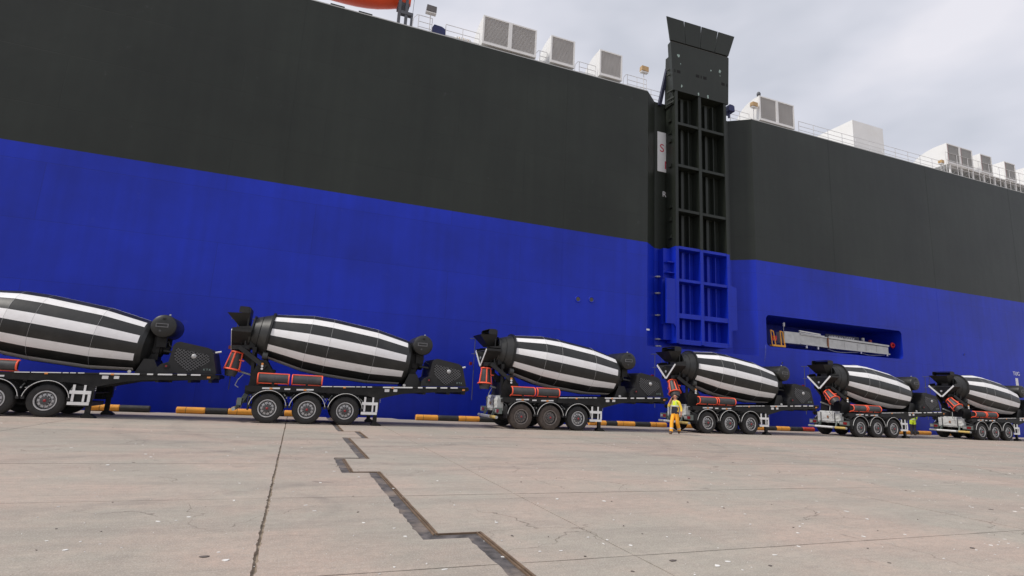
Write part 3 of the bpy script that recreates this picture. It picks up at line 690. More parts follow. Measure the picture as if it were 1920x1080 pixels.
# tarpaulined gear
for (x, s_, z) in ((5.55, 0.42, 0.0), (27.35, 0.26, 0.45)):
    mb = MB(); mb.prism([(x - s_ * 0.95, zt(x) + z), (x + s_ * 1.1, zt(x) + z - 0.02), (x + s_ * 1.0, zt(x) + z + s_ * 1.5), (x + s_ * 0.5, zt(x) + z + s_ * 1.75), (x - s_ * 0.6, zt(x) + z + s_ * 1.8), (x - s_ * 0.9, zt(x) + z + s_ * 1.2)], 'y', 29.25, 30.0)
    if z: mb.box(x - 0.05, x + 0.05, 29.5, 29.6, zt(x), zt(x) + z)
    sbuild(mb, 'covered_winch', 'tarp_blue')
# life raft canister rack, white with ribs
rr_ = sbuild(MB().lathe([(6.6, 0.05), (6.62, 0.22), (6.75, 0.3), (7.6, 0.3), (7.73, 0.22), (7.75, 0.05)], 'x', 16, M=Matrix.Translation((0, 29.75, zt(7) + 0.36))), 'life_raft', 'ship_white', auto=40)
for k in range(7):
    sbuild(MB().lathe([(-0.02, 0.315), (0.02, 0.315)], 'x', 16, M=Matrix.Translation((6.78 + 0.135 * k, 29.75, zt(7) + 0.36))), 'strap', 'lamp_brown' if k % 2 else 'ship_grey', rr_)
sbuild(MB().tube([(30.0, 29.3, zt(30) + 2.05), (30.0, 29.3, zt(30) + 2.25)], 0.04, 6).lathe([(0, 0.02), (0.02, 0.13), (0.2, 0.15), (0.32, 0.1), (0.34, 0.02)], 'z', 10, M=Matrix.Translation((30.0, 29.3, zt(30) + 2.25))), 'mast_lamp', 'davit_grey')
# small coaming blocks on the gunwale at far left
for x in (-3.0, -0.5, 1.0):
    sbuild(MB().box(x, x + 0.75, HY + 0.03, HY + 0.2, zt(x) + 0.02, zt(x) + 0.16), 'fairlead_block', 'hull_black')

# ---- lifeboat on its davits
LB = Vector((-0.25, 30.3, 23.25))
boat = empty('lifeboat', LB); tag(boat, 'orange lifeboat hanging above the ship rail at the top edge', 'lifeboat')
mb = MB(); secs = []
for t in [k / 14 for k in range(15)]:
    x = -4.3 + 8.5 * t
    e = abs(2 * t - 1) ** 2.6
    wd = 1.25 * (1 - 0.85 * e); kz = 0.05 + 0.75 * e; top = 1.35 + 0.25 * e
    row = [(x, wd * math.sin(a) * 1.0, kz + (top - kz) * (1 - math.cos(a))) for a in [R_(-90 + 18 * q) for q in range(11)]]
    secs.append(row)
nv = 11
vs = [p for r in secs for p in r]; fs = [(i * nv + q, (i + 1) * nv + q, (i + 1) * nv + q + 1, i * nv + q + 1) for i in range(14) for q in range(nv - 1)]
fs += [tuple(range(nv)), tuple(range(14 * nv, 15 * nv))[::-1]]
mb.add(vs, fs, 0, True); hb = recalc(mb.build('boat_hull', 'lifeboat_orange', boat, auto=50))
mb = MB(); secs = []
for t in [k / 10 for k in range(11)]:
    x = -3.9 + 7.4 * t; e = abs(2 * t - 1) ** 3; wd = 1.15 * (1 - 0.8 * e); hh = 1.3 * (1 - 0.85 * e)
    secs.append([(x, wd * math.cos(a), 1.38 + hh * math.sin(a)) for a in [R_(18 * q) for q in range(11)]])
vs = [p for r in secs for p in r]; fs = [(i * nv + q, (i + 1) * nv + q, (i + 1) * nv + q + 1, i * nv + q + 1) for i in range(10) for q in range(nv - 1)]
mb.add(vs, fs, 0, True); recalc(mb.build('canopy', 'lifeboat_orange', boat))
mb = MB(); mb.box(-4.2, 4.1, -1.3, 1.3, 1.33, 1.42); mb.build('rubbing_strake', 'davit_grey', boat)
mb = MB(); mb.prism([(-1.55, -0.03), (-0.6, -0.03), (-0.7, -0.18), (-1.3, -0.2)], 'y', -0.12, 0.12); mb.build('keel_shoe', 'davit_grey', boat)
mb = MB()
for xx in (3.15, 3.55): mb.box(xx, xx + 0.16, 29.25, 29.45, zt(3), 24.4)
mb.box(3.9, 4.02, 29.25, 29.45, zt(3), zt(3) + 1.0); mb.box(3.3, 4.02, 29.22, 29.5, zt(3) + 0.88, zt(3) + 1.06)
mb.box(3.15, 3.8, 29.45, 30.2, 23.4, 23.6); mb.bar((3.4, 29.4, 23.9), (3.4, 29.9, 27.0), 0.3, 0.3)
sbuild(mb, 'davit', 'davit_grey')
mb = MB()
for xx in (-4.2,): mb.box(xx, xx + 0.3, 29.25, 29.5, zt(3), 27); mb.box(xx, xx + 0.3, 29.5, 30.2, 23.4, 23.6)
sbuild(mb, 'davit', 'davit_grey')
sbuild(MB().tube([(4.0, 29.35, 22.8), (4.1, 29.35, 26.5)], 0.012, 5), 'fall_wire', 'rope')

# ---- gangway stowed in the recess
G = Vector((36.5, 29.6, 5.5))
gw = empty('gangway', G); tag(gw, 'aluminium gangway stowed in the hull recess with a yellow end platform', 'gangway')
def gb(mb, name, mt): return mb.build(name, mt, gw, off=G)
def gz(x): return -0.012 * (x - 31.2)
mb = MB(); mb.prism([(31.45, 5.85), (32.9, 5.85), (32.9, 6.66), (31.45, 6.66)], 'y', 29.22, 29.95); gb(mb, 'upper_platform', 'alu')
mb = MB(); mb.prism([(32.92, 5.86), (35.55, 5.84), (35.55, 6.48), (32.92, 6.56)], 'y', 29.26, 29.95); gb(mb, 'side_girder', 'alu')
for za, zb in ((6.48, 6.56), (5.80, 5.88)):
    mb = MB(); mb.prism([(32.93, za + 0.06), (35.5, za), (35.5, zb), (32.93, zb + 0.06)], 'y', 29.18, 29.25); gb(mb, 'girder_flange', 'alu')
mb = MB(); mb.prism([(35.56, 5.84), (35.66, 5.84), (35.66, 6.5), (35.56, 6.5)], 'y', 29.2, 29.9); gb(mb, 'hinge_plate', 'rust')
mb = MB(); mb.prism([(35.67, 5.82), (41.9, 5.82), (41.9, 6.30), (35.67, 6.46)], 'y', 29.26, 29.95); gb(mb, 'side_girder', 'alu')
mb = MB(); mb.prism([(35.67, 6.50), (41.95, 6.34), (41.95, 6.46), (35.67, 6.64)], 'y', 29.2, 29.95); gb(mb, 'handrail_bundle', 'alu')
mb = MB(); mb.prism([(35.67, 5.78), (41.98, 5.74), (41.98, 5.81), (35.67, 5.85)], 'y', 29.18, 29.3); gb(mb, 'girder_flange', 'alu')
for x in (37.3, 38.6, 39.5, 40.6):
    mb = MB(); mb.box(x, x + 0.04, 29.24, 29.258, 5.86, 6.32); gb(mb, 'girder_joint', 'ship_grey')
mb = MB(); mb.tube([(32.9, 29.25, 6.80), (34.9, 29.25, 6.70)], 0.05, 8); gb(mb, 'handrail', 'ship_white')
mb = MB(); mb.tube([(32.9, 29.25, 6.68), (35.3, 29.25, 6.60)], 0.03, 8); gb(mb, 'handrail', 'ship_white')
for x in (33.5, 34.6, 38.9, 41.7):
    mb = MB(); mb.box(x, x + 0.08, 29.22, 29.3, 5.62, 5.82); gb(mb, 'support_foot', 'ship_white')
for (x0_, x1_) in ((35.7, 38.8), (39.0, 41.6)):
    mb = MB(); mb.tube([(x0_ + (x1_ - x0_) * k / 10, 29.35, 5.72 - 0.14 * math.sin(math.pi * k / 10) - 0.03 * math.sin(7 * k)) for k in range(11)], 0.02, 6); gb(mb, 'hanging_rope', 'alu')
# yellow end frame
mb = MB()
for xx in (30.25, 31.1):
    mb.bar((xx, 29.15, 5.55), (xx - 0.06, 29.2, 6.65), 0.05, 0.05); mb.bar((xx + 0.32, 29.15, 5.55), (xx + 0.18, 29.2, 6.55), 0.05, 0.05); mb.bar((xx - 0.03, 29.2, 6.62), (xx + 0.2, 29.2, 6.55), 0.06, 0.06)
mb.box(30.3, 31.42, 29.1, 29.4, 5.52, 5.64); mb.bar((30.15, 29.7, 5.6), (30.15, 29.7, 6.6), 0.06, 0.06)
gb(mb, 'end_frame', 'safety_yellow')
mb = MB(); mb.box(30.62, 31.0, 29.45, 29.6, 5.98, 6.3); gb(mb, 'warning_plate', 'signal_red')
mb = MB(); mb.tube([(31.8, 29.6, 6.6), (31.85, 29.6, 7.3)], 0.012, 5).lathe([(0, 0.02), (0.03, 0.07), (0.26, 0.08), (0.3, 0.02)], 'z', 8, M=Matrix.Translation((31.85, 29.6, 7.05))); gb(mb, 'hoist_block', 'ship_white')
mb = MB(); mb.box(40.2, 40.4, 30.0, 30.14, 6.4, 6.95); sbuild(mb, 'call_box', 'ship_grey')
mb = MB(); mb.box(41.0, 41.2, 30.0, 30.14, 6.3, 6.85); sbuild(mb, 'fire_box', 'louvre_back_red')
mb = MB(); mb.lathe([(-0.06, 0.1), (-0.09, 0.17), (0.0, 0.24), (0.09, 0.17), (0.06, 0.1), (-0.06, 0.1)], 'y', 16, M=Matrix.Translation((42.9, 29.6, 6.55)))
tag(mb.build('lifebuoy', 'signal_red'), 'red lifebuoy at the right end of the hull recess', 'lifebuoy')
sbuild(MB().box(36.4, 39.9, 30.06, 30.1, 6.55, 6.95), 'name_board', 'strut_navy')
text_mesh('HABER MATANEAX', 0.30, T(38.1, 30.055, 6.76), 'pocket_lettering', 'letter_white', ship, SHIP)

# ------------------------------------------------------------------ cement mixer trailer (prototype)
TY = 1.25     # half width
tr_ = empty('mixer_trailer', (0, 0, 0))
def P(mb, name, mt, parent=None, auto=None): return mb.build(name, mt, parent or tr_, auto)
def ztop(x): return 1.40 + 0.040 * x
# main beams and cross members
for s in (-1, 1):
    y0, y1 = sorted((s * 0.38, s * 0.50))
    P(MB().prism([(-2.25, 0.98), (-2.25, ztop(-2.25)), (6.15, ztop(6.15) - 0.01), (6.15, 1.47), (3.6, 1.25), (2.6, 1.0), (0, 0.95)], 'y', y0, y1), 'chassis_beam', 'chassis_black')
    y0, y1 = sorted((s * 1.13, s * 1.19))
    P(MB().prism([(0.35, ztop(0.35)), (6.2, ztop(6.2)), (6.26, 1.54), (6.1, 1.45), (5.2, 1.40), (4.1, 1.345), (3.5, 1.26), (2.95, 1.12), (2.6, 1.02), (2.1, 1.14), (0.35, 1.18)], 'y', y0, y1), 'side_plate', 'chassis_black')
    y0, y1 = sorted((s * 1.12, s * 1.235))
    P(MB().prism([(0.35, ztop(0.35) + 0.004), (6.2, ztop(6.2) + 0.004), (6.2, ztop(6.2) - 0.035), (0.35, ztop(0.35) - 0.035)], 'y', y0, y1), 'rail_cap', 'black_paint')
    y0, y1 = sorted((s * 1.05, s * 1.17))
    P(MB().prism([(-2.2, ztop(-2.2) - 0.01), (0.345, ztop(0.35) - 0.01), (0.345, 1.18), (-2.0, 1.1), (-2.2, 1.16)], 'y', y0, y1), 'side_plate', 'chassis_black')
for x in (-2.1, -0.7, 0.7, 2.2, 3.2, 4.4, 5.4, 6.05): P(MB().box(x - 0.05, x + 0.05, -1.13, 1.13, max(1.1, ztop(x) - 0.3), ztop(x) - 0.06), 'cross_member', 'chassis_black')
mb = MB(); mb.prism([(-2.2, ztop(-2.2) - 0.06), (6.15, ztop(6.15) - 0.06), (6.15, ztop(6.15) - 0.03), (-2.2, ztop(-2.2) - 0.03)], 'y', -0.37, 0.37); P(mb, 'deck_plate', 'chassis_black')
# wheels
AX = 1.37
tyre = MB(); hw = 0.185
tyre.lathe([(-hw + 0.02, 0.31), (-hw, 0.35), (-hw - 0.004, 0.43), (-hw + 0.015, 0.495), (-hw + 0.05, 0.525), (-0.09, 0.531), (-0.085, 0.522), (-0.06, 0.522), (-0.055, 0.532), (0.055, 0.532), (0.06, 0.522), (0.085, 0.522), (0.09, 0.531), (hw - 0.05, 0.525), (hw - 0.015, 0.495), (hw + 0.004, 0.43), (hw, 0.35), (hw - 0.02, 0.31)], 'y', 36)
rim = MB()
rim.lathe([(-hw + 0.012, 0.322), (-hw - 0.006, 0.318), (-hw - 0.006, 0.290), (-hw + 0.03, 0.278)], 'y', 32, 0)
rim.lathe([(-hw + 0.03, 0.278), (-hw + 0.10, 0.262)], 'y', 32, 1)
rim.lathe([(-hw + 0.10, 0.262), (-hw + 0.05, 0.225), (-hw + 0.045, 0.165)], 'y', 32, 0)
rim.lathe([(-hw + 0.045, 0.165), (-hw + 0.03, 0.150), (-hw - 0.02, 0.135), (-hw - 0.028, 0.09), (-hw - 0.028, 0.001)], 'y', 24, 1)
rim.lathe([(hw - 0.02, 0.32), (hw - 0.08, 0.28), (hw - 0.08, 0.05)], 'y', 24, 1)
for k in range(10):
    a = 2 * math.pi * k / 10
    M_ = Matrix.Rotation(a, 4, 'Y') @ Matrix.Translation((0.205, -hw + 0.043, 0))
    rim.add([(0.024 * math.cos(q * 0.785), 0, 0.024 * math.sin(q * 0.785)) for q in range(8)], [tuple(range(8))], 1, M=M_)
    M_ = Matrix.Rotation(a + 0.31, 4, 'Y')
    rim.tube([(0.142, -hw + 0.01, 0), (0.142, -hw - 0.02, 0)], 0.014, 6, 0, M=M_)
hub = MB(); hub.lathe([(-hw - 0.0275, 0.046), (-hw - 0.045, 0.04), (-hw - 0.055, 0.025), (-hw - 0.058, 0.001)], 'y', 16, 0)
first = None
for i in (-1, 0, 1):
    for s in (-1, 1):
        if first is None:
            wo = P(tyre, 'wheel', 'rubber', auto=35); ro = P(rim, 'rim', ['rim_grey', 'rim_dark'], wo, auto=35); ho = P(hub, 'hub_cap', 'hub_red', wo); first = wo
        else: wo = copy_tree(first, tr_)
        wo.location = (AX * i, s * 1.06, 0.53); wo.rotation_euler = (0, R_(17 * i + 40), 0 if s < 0 else math.pi)
for i in (-1, 0, 1): P(MB().tube([(AX * i, -0.95, 0.53), (AX * i, 0.95, 0.53)], 0.075, 10), 'axle', 'chassis_black')
for i in (-1, 0, 1):
    for s in (-1, 1):
        mb = MB()
        mb.prism([(AX * i - 0.6, 1.0), (AX * i - 0.42, 1.0), (AX * i - 0.3, 0.62), (AX * i + 0.5, 0.5), (AX * i + 0.5, 0.4), (AX * i - 0.45, 0.5)], 'y', s * 0.44 - 0.06, s * 0.44 + 0.06)
        mb.lathe([(0.55, 0.02), (0.55, 0.13), (0.98, 0.15), (0.98, 0.02)], 'z', 12, M=Matrix.Translation((AX * i + 0.4, s * 0.44, 0)))
        P(mb, 'suspension', 'chassis_black')
# mudguards
def guard():
    mb = MB(); n_ = 18; a0, a1 = R_(8), R_(172); r0, r1 = 0.625, 0.645
    for (ya, yb) in ((-0.26, 0.24),):
        vs = []; fs = []
        for k in range(n_ + 1):
            a = a0 + (a1 - a0) * k / n_
            for r, y in ((r0, ya), (r1, ya), (r1, yb), (r0, yb)): vs.append((r * math.cos(a), y, r * math.sin(a) * 0.99))
        for k in range(n_):
            for q in range(4): fs.append((k * 4 + q, k * 4 + (q + 1) % 4, (k + 1) * 4 + (q + 1) % 4, (k + 1) * 4 + q))
        fs += [(0, 1, 2, 3), (n_ * 4 + 3, n_ * 4 + 2, n_ * 4 + 1, n_ * 4)]
        mb.add(vs, fs)
    mb.box(0.57, 0.665, -0.24, 0.22, 0.02, 0.12); mb.box(-0.665, -0.57, -0.24, 0.22, 0.02, 0.12)
    return mb
def guard_trim():
    mb = MB(); mb.tube([(0.64 * math.cos(a), -0.266, 0.634 * math.sin(a)) for a in [R_(9 + 162 * k / 18) for k in range(19)]], 0.011, 6)
    return mb
first = None
for i in (-1, 0, 1):
    for s in (-1, 1):
        if first is None:
            g_ = recalc(P(guard(), 'mudguard', 'plastic_black')); P(guard_trim(), 'edge_trim', 'white_trim', g_); first = g_
        else: g_ = copy_tree(first, tr_)
        g_.location = (AX * i, s * 1.0, 0.545); g_.rotation_euler = (0, 0, 0 if s < 0 else math.pi)
# mudguard brackets
for i in (-1, 0, 1):
    for d in (-0.62, 0.62):
        for s in (-1, 1): P(MB().tube([(AX * i + d, s * 1.12, 0.92), (AX * i + d * 0.8, s * 0.5, 1.05)], 0.025, 6), 'guard_bracket', 'bar_grey')
# landing legs
for s in (-1, 1):
    y0, y1 = sorted((s * 0.98, s * 1.14))
    lg = P(MB().box(2.42, 2.64, y0, y1, 0.62, ztop(2.5) - 0.05), 'landing_leg', 'black_paint')
    P(MB().box(2.455, 2.605, min(y0, y1) + 0.03, max(y0, y1) - 0.03, 0.13, 0.63), 'inner_leg', 'chassis_black', lg)
    P(MB().prism([(2.40, 0.0), (2.80, 0.0), (2.76, 0.05), (2.62, 0.14), (2.45, 0.14), (2.38, 0.05)], 'y', s * 1.06 - 0.13, s * 1.06 + 0.13), 'foot', 'chassis_black', lg)
    mb = MB()
    for k in range(9): mb.box(2.655, 2.685, s * 1.145 - 0.01, s * 1.145 + 0.01, 0.9 + 0.06 * k, 0.93 + 0.06 * k)
    P(mb, 'bolt_row', 'bar_grey', lg)
P(MB().tube([(2.52, -1.0, 0.82), (2.52, 1.0, 0.82)], 0.03, 8), 'cross_shaft', 'chassis_black')
P(MB().box(2.0, 2.44, -0.9, 0.9, 0.36, 0.5), 'spare_carrier', 'steel_dark')
# white folding step/guard frame
for s in (-1,):
    y = s * 1.22
    for xa, xb, za, zb in ((1.98, 2.58, 0.78, 0.89), (1.97, 2.57, 0.42, 0.52), (2.05, 2.12, 0.53, 1.08), (2.36, 2.42, 0.53, 1.08), (2.505, 2.58, 0.525, 0.775)):
        off_ = 0.012 if za in (0.53,) else 0.0
        P(MB().box(xa, xb, y - 0.025 + off_, y + 0.025 - off_, za, zb), 'guard_rung', 'white_paint')
P(MB().box(2.1, 2.42, -1.15, -0.7, 0.55, 1.05), 'tool_box', 'chassis_black')
P(MB().box(1.95, 2.42, 0.7, 1.15, 0.55, 1.05), 'tool_box', 'chassis_black')
# reflective strips, lamps and marker plates on the near and far side
for s in (-1, 1):
    def strip(xa, xb, z, h, mt, name, yy=1.24):
        ya, yb = sorted((s * yy, s * (yy + 0.012)))
        P(MB().prism([(xa, z), (xb, z + 0.04 * (xb - xa)), (xb, z + h + 0.04 * (xb - xa)), (xa, z + h)], 'y', ya, yb), name, mt)
    for xa, xb in ((0.42, 0.82), (0.86, 1.66), (1.70, 1.86), (1.90, 2.06), (2.12, 2.30)): strip(xa, xb, ztop(xa) - 0.028, 0.028, 'white_paint', 'reflector')
    for xa, xb in ((2.72, 3.88), (4.1, 4.28), (4.42, 4.86), (5.02, 5.30), (5.44, 5.74)): strip(xa, xb, ztop(xa) - 0.05, 0.05, 'white_paint', 'reflector')
    for xa, xb in ((-1.62, -1.02), (-0.86, -0.66), (-0.44, 0.16)): strip(xa, xb, 1.215, 0.055, 'white_paint', 'reflector', 1.18)
    for x in (-1.37, -0.19): strip(x, x + 0.1, 1.212, 0.06, 'amber', 'side_lamp', 1.195)
    for x in (1.22, 3.05): strip(x, x + 0.09, ztop(x) - 0.07, 0.05, 'amber', 'side_lamp', 1.253)
    strip(5.95, 6.06, ztop(6) - 0.14, 0.06, 'amber', 'side_lamp', 1.2)
    strip(2.80, 2.98, 1.31, 0.11, 'white_paint', 'marker_plate', 1.195); strip(3.14, 3.29, 1.33, 0.10, 'white_paint', 'marker_plate', 1.195)
# spare chute sections in orange frames, two along the near rail
def chute_section(L_, r):
    body = MB(); n_ = 12
    prof = [(0, r), (L_, r)]
    body.lathe(prof, 'x', n_, 0, True, a0=R_(90), a1=R_(270)); body.lathe([(0, r - 0.012), (L_, r - 0.012)], 'x', n_, 0, True, a0=R_(90), a1=R_(270))
    fr_ = MB()
    for x in (-0.01, L_ + 0.01):
        pts = [(x, (r + 0.012) * math.cos(a), (r + 0.012) * math.sin(a)) for a in [R_(80 + 20 * k) for k in range(11)]]
        pts.append((x, 0.12, -r - 0.06)); fr_.tube(pts, 0.026, 6)
    for a in (92, 262): fr_.tube([(-0.01, (r + 0.01) * math.cos(R_(a)), (r + 0.01) * math.sin(R_(a))), (L_ + 0.01, (r + 0.01) * math.cos(R_(a)), (r + 0.01) * math.sin(R_(a)))], 0.026, 6)
    bd = MB(); bd.lathe([(L_ * 0.48, r + 0.004), (L_ * 0.52, r + 0.004)], 'x', n_, a0=R_(95), a1=R_(260))
    return body, fr_, bd
for x in (-1.80, -0.62):
    b_, f2, bd = chute_section(1.04, 0.165)
    co = P(b_, 'spare_chute', 'chute_grey'); co.location = (x, -1.07, 1.605)
    P(f2, 'orange_frame', 'orange_frame', co); P(bd, 'strap', 'rim_dark', co)
    P(MB().box(0.48, 0.56, -0.06, 0.06, -0.32, -0.15), 'mount_post', 'chassis_black', co)
    P(MB().bar((0.05, 0.05, 0.0), (1.0, 0.05, 0.0), 0.2, 0.26), 'inner_liner', 'plastic_black', co)
# drum
TILT = R_(7.5)
DP = [(0.0, 0.86), (1.42, 1.125), (2.2, 1.165), (3.98, 1.125), (5.32, 0.935), (5.44, 0.87), (5.58, 0.62), (5.66, 0.30), (5.67, 0.01)]
mb = MB(); mb.lathe(DP, 'x', 72, 0, True)
drum = P(mb, 'mixing_drum', 'drum_black', auto=5.6)
drum.location = (-1.64, 0, 3.24); drum.rotation_euler = (0, TILT, 0)
def prof_r(s_):
    for (a, ra_), (b, rb) in zip(DP, DP[1:]):
        if a <= s_ <= b: return ra_ + (rb - ra_) * (s_ - a) / (b - a)
for k in range(9):
    mb = MB(); a0 = R_(40 * k - 8.5); a1 = R_(40 * k + 8.5)
    ss = [0.05, 1.42, 2.2, 3.98, 5.26]
    mb.lathe([(ss[0], prof_r(ss[0]))] + [(q, prof_r(q) + 0.005) for q in ss] + [(ss[-1], prof_r(ss[-1]))], 'x', 5, 0, True, a0=a0, a1=a1)
    P(mb, 'white_stripe', 'drum_white', drum, auto=5.6)
mb = MB(); mb.lathe([(1.415, 1.1235), (1.417, 1.1315), (1.423, 1.1318), (1.425, 1.1245)], 'x', 72); P(mb, 'weld_ring', 'seam_grey', drum)
mb = MB(); mb.lathe([(3.975, 1.1255), (3.977, 1.1318), (3.983, 1.1315), (3.985, 1.1235)], 'x', 72); P(mb, 'weld_ring', 'seam_grey', drum)
mb = MB(); mb.lathe([(2.195, 1.1645), (2.197, 1.1715), (2.203, 1.1715), (2.205, 1.1645)], 'x', 72); P(mb, 'weld_ring', 'seam_grey', drum)
mb = MB(); mb.lathe([(-0.06, 0.80), (-0.055, 0.925), (0.025, 0.93), (0.03, 0.84)], 'x', 48); P(mb, 'track_ring', 'black_paint', drum, auto=40)
mb = MB(); mb.lathe([(-0.69, 0.52), (-0.69, 0.655), (-0.63, 0.655), (-0.625, 0.61), (-0.37, 0.71), (-0.365, 0.69), (-0.345, 0.70), (-0.34, 0.725), (-0.05, 0.845)], 'x', 48); P(mb, 'drum_collar', 'drum_black', drum, auto=20)
mb = MB(); mb.lathe([(-0.69, 0.53), (-0.1, 0.75)], 'x', 32); mb.lathe([(-0.1, 0.75), (-0.1, 0.01)], 'x', 32); P(mb, 'drum_mouth', 'rim_dark', drum)
# rear support: plates, rollers, struts
for s in (-1, 1):
    P(MB().prism([(-2.15, 1.28), (-1.15, 1.34), (-1.22, 1.66), (-1.62, 2.28), (-1.86, 2.28), (-2.05, 1.8)], 'y', s * 0.62 - 0.05, s * 0.62 + 0.05), 'pedestal_plate', 'chassis_black')
    mb = MB(); mb.lathe([(-0.09, 0.02), (-0.09, 0.15), (0.09, 0.15), (0.09, 0.02)], 'x', 20); ro_ = P(mb, 'roller', 'steel_dark', auto=40); ro_.location = (-1.70, s * 0.60, 2.44); ro_.rotation_euler = (0, TILT, 0)
    P(MB().bar((-2.62, s * 0.5, 2.72), (-1.62, s * 0.72, 2.0), 0.10, 0.16), 'strut', 'black_paint')
    P(MB().bar((-2.05, s * 0.55, 1.3), (-2.12, s * 0.55, 2.75), 0.09, 0.10), 'post', 'chassis_black')
    for z, mt in ((2.13, 'amber'), (2.05, 'white_paint'), (1.95, 'white_paint')):
        P(MB().tube([(-1.74, s * 0.80, z), (-1.74, s * 0.84, z)], 0.042, 10), 'work_lamp', mt)
P(MB().box(-2.12, -1.3, -0.57, 0.57, 1.3, 1.95), 'rear_cross_frame', 'chassis_black')
P(MB().box(-2.16, -2.02, -0.62, 0.62, 2.55, 2.75), 'rear_cross_frame', 'chassis_black')
# charging hopper
def frustum(top, bot, thick=0.03):
    (xa, xb, ya, yb, z1), (xc, xd, yc, yd, z0) = top, bot
    mb = MB(); t = [(xa, ya, z1), (xb, ya, z1 + 0.05), (xb, yb, z1 + 0.05), (xa, yb, z1)]; b = [(xc, yc, z0), (xd, yc, z0), (xd, yd, z0), (xc, yd, z0)]
    mb.add(t + b, [(4, 5, 1, 0), (5, 6, 2, 1), (6, 7, 3, 2), (7, 4, 0, 3)])
    c = Vector(((xa + xb) / 2, 0, 0))
    t2 = [(p[0] * 0.96 + c.x * 0.04, p[1] * 0.95, p[2]) for p in t]; b2 = [(p[0] * 0.97 + c.x * 0.03, p[1] * 0.9, p[2]) for p in b]
    mb.add(t2 + b2, [(0, 1, 5, 4), (1, 2, 6, 5), (2, 3, 7, 6), (3, 0, 4, 7)])
    mb.add(t + t2, [(0, 1, 5, 4), (1, 2, 6, 5), (2, 3, 7, 6), (3, 0, 4, 7)])
    return mb
hop = P(frustum((-3.20, -2.40, -0.56, 0.56, 3.98), (-2.74, -2.40, -0.34, 0.34, 3.50)), 'charging_hopper', 'black_paint')
mb = MB(); mb.box(-2.45, -2.40, -0.56, 0.56, 4.04, 4.22)
for s in (-1, 1): mb.prism([(-2.80, 4.02), (-2.455, 4.02), (-2.455, 4.22), (-2.52, 4.26), (-2.74, 4.26), (-2.80, 4.2)], 'y', s * 0.545 - 0.015, s * 0.545 + 0.015)
mb.box(-2.80, -2.45, -0.53, 0.53, 4.235, 4.255)
P(mb, 'splash_guard', 'plastic_black', hop)
P(MB().box(-2.52, -2.36, -0.2, 0.2, 3.3, 3.5), 'hopper_neck', 'black_paint', hop)
for s in (-1, 1): P(MB().bar((-2.45, s * 0.45, 2.8), (-2.45, s * 0.45, 3.9), 0.05, 0.05), 'hopper_stay', 'black_paint', hop)
# V-shaped discharge collector
mb = MB()
sec = [(-0.78, 3.42), (-0.78, 3.28), (-0.06, 2.55), (0.06, 2.55), (0.78, 3.28), (0.78, 3.42)]
inn = [(-0.72, 3.42), (-0.72, 3.30), (0.0, 2.66), (0.72, 3.30), (0.72, 3.42)]
mb.prism(sec + inn[::-1], 'x', -2.93, -2.28)
mb.prism([(-0.3, 2.7), (0.3, 2.7), (0.66, 3.36), (-0.66, 3.36)], 'x', -2.62, -2.56)
colr = P(mb, 'discharge_collector', 'black_paint')
for s in (-1, 1):
    P(MB().bar((-2.945, s * 0.76, 3.33), (-2.945, s * 0.02, 2.63), 0.022, 0.085), 'reflective_bar', 'white_paint', colr)
    P(MB().prism([(-2.93, 3.38), (-2.3, 3.38), (-2.3, 3.52), (-2.75, 3.46)], 'y', s * 0.76 - 0.02, s * 0.76 + 0.02), 'side_flap', 'black_paint', colr)
    P(MB().prism([(-2.90, 2.62), (-2.28, 2.66), (-2.28, 2.95), (-2.5, 2.80), (-2.9, 2.78)], 'y', s * 0.36 - 0.03, s * 0.36 + 0.03), 'side_bracket', 'black_paint', colr)
P(MB().prism([(-2.3, 2.7), (-2.1, 2.75), (-2.05, 3.1), (-2.2, 3.45), (-2.42, 3.5), (-2.3, 3.2)], 'y', -0.5, -0.44).prism([(-2.3, 2.7), (-2.1, 2.75), (-2.05, 3.1), (-2.2, 3.45), (-2.42, 3.5), (-2.3, 3.2)], 'y', 0.44, 0.5), 'mouth_plate', 'chassis_black', colr)
P(MB().box(-2.95, -2.90, -0.7, 0.7, 3.27, 3.31), 'top_bar', 'steel_dark', colr)
P(MB().tube([(-2.94, 0.0, 2.98), (-2.97, 0.0, 2.98)], 0.06, 10), 'rear_lamp', 'rim_grey', colr)
# swivelling discharge chute with orange frame
ch = MB(); ch.lathe([(0.0, 0.20), (-0.66, 0.27), (-0.90, 0.20)], 'z', 14, 0, True, a0=R_(110), a1=R_(330)); ch.lathe([(0.0, 0.188), (-0.66, 0.258), (-0.90, 0.19)], 'z', 14, 0, True, a0=R_(110), a1=R_(330))
chute = P(ch, 'discharge_chute', 'chute_grey')
fr_ = MB()
for z, r, a0, a1 in ((0.02, 0.212, 100, 340), (-0.64, 0.29, 95, 345)):
    fr_.tube([(r * math.cos(a), r * math.sin(a), z) for a in [R_(a0 + (a1 - a0) * k / 16) for k in range(17)]], 0.034, 6)
for a in (112, 185, 255, 328): fr_.tube([(0.208 * math.cos(R_(a)), 0.208 * math.sin(R_(a)), 0.02), (0.282 * math.cos(R_(a)), 0.282 * math.sin(R_(a)), -0.64)], 0.034, 6)
for a in (112, 328):
    fr_.prism([(-0.09, -0.06), (0.09, -0.06), (0.0, 0.08)], 'z', -0.28, -0.24, M=Matrix.Translation((0.27 * math.cos(R_(a)), 0.27 * math.sin(R_(a)), 0)))
fr_.lathe([(-0.645, 0.285), (-0.665, 0.335), (-0.645, 0.335), (-0.63, 0.29)], 'z', 16, a0=R_(95), a1=R_(345))
P(fr_, 'orange_frame', 'orange_frame', chute)
chute.location = (-2.72, -0.05, 2.50)
P(MB().bar((-2.7, 0, 2.6), (-2.1, 0, 2.1), 0.16, 0.2), 'chute_bracket', 'chassis_black')
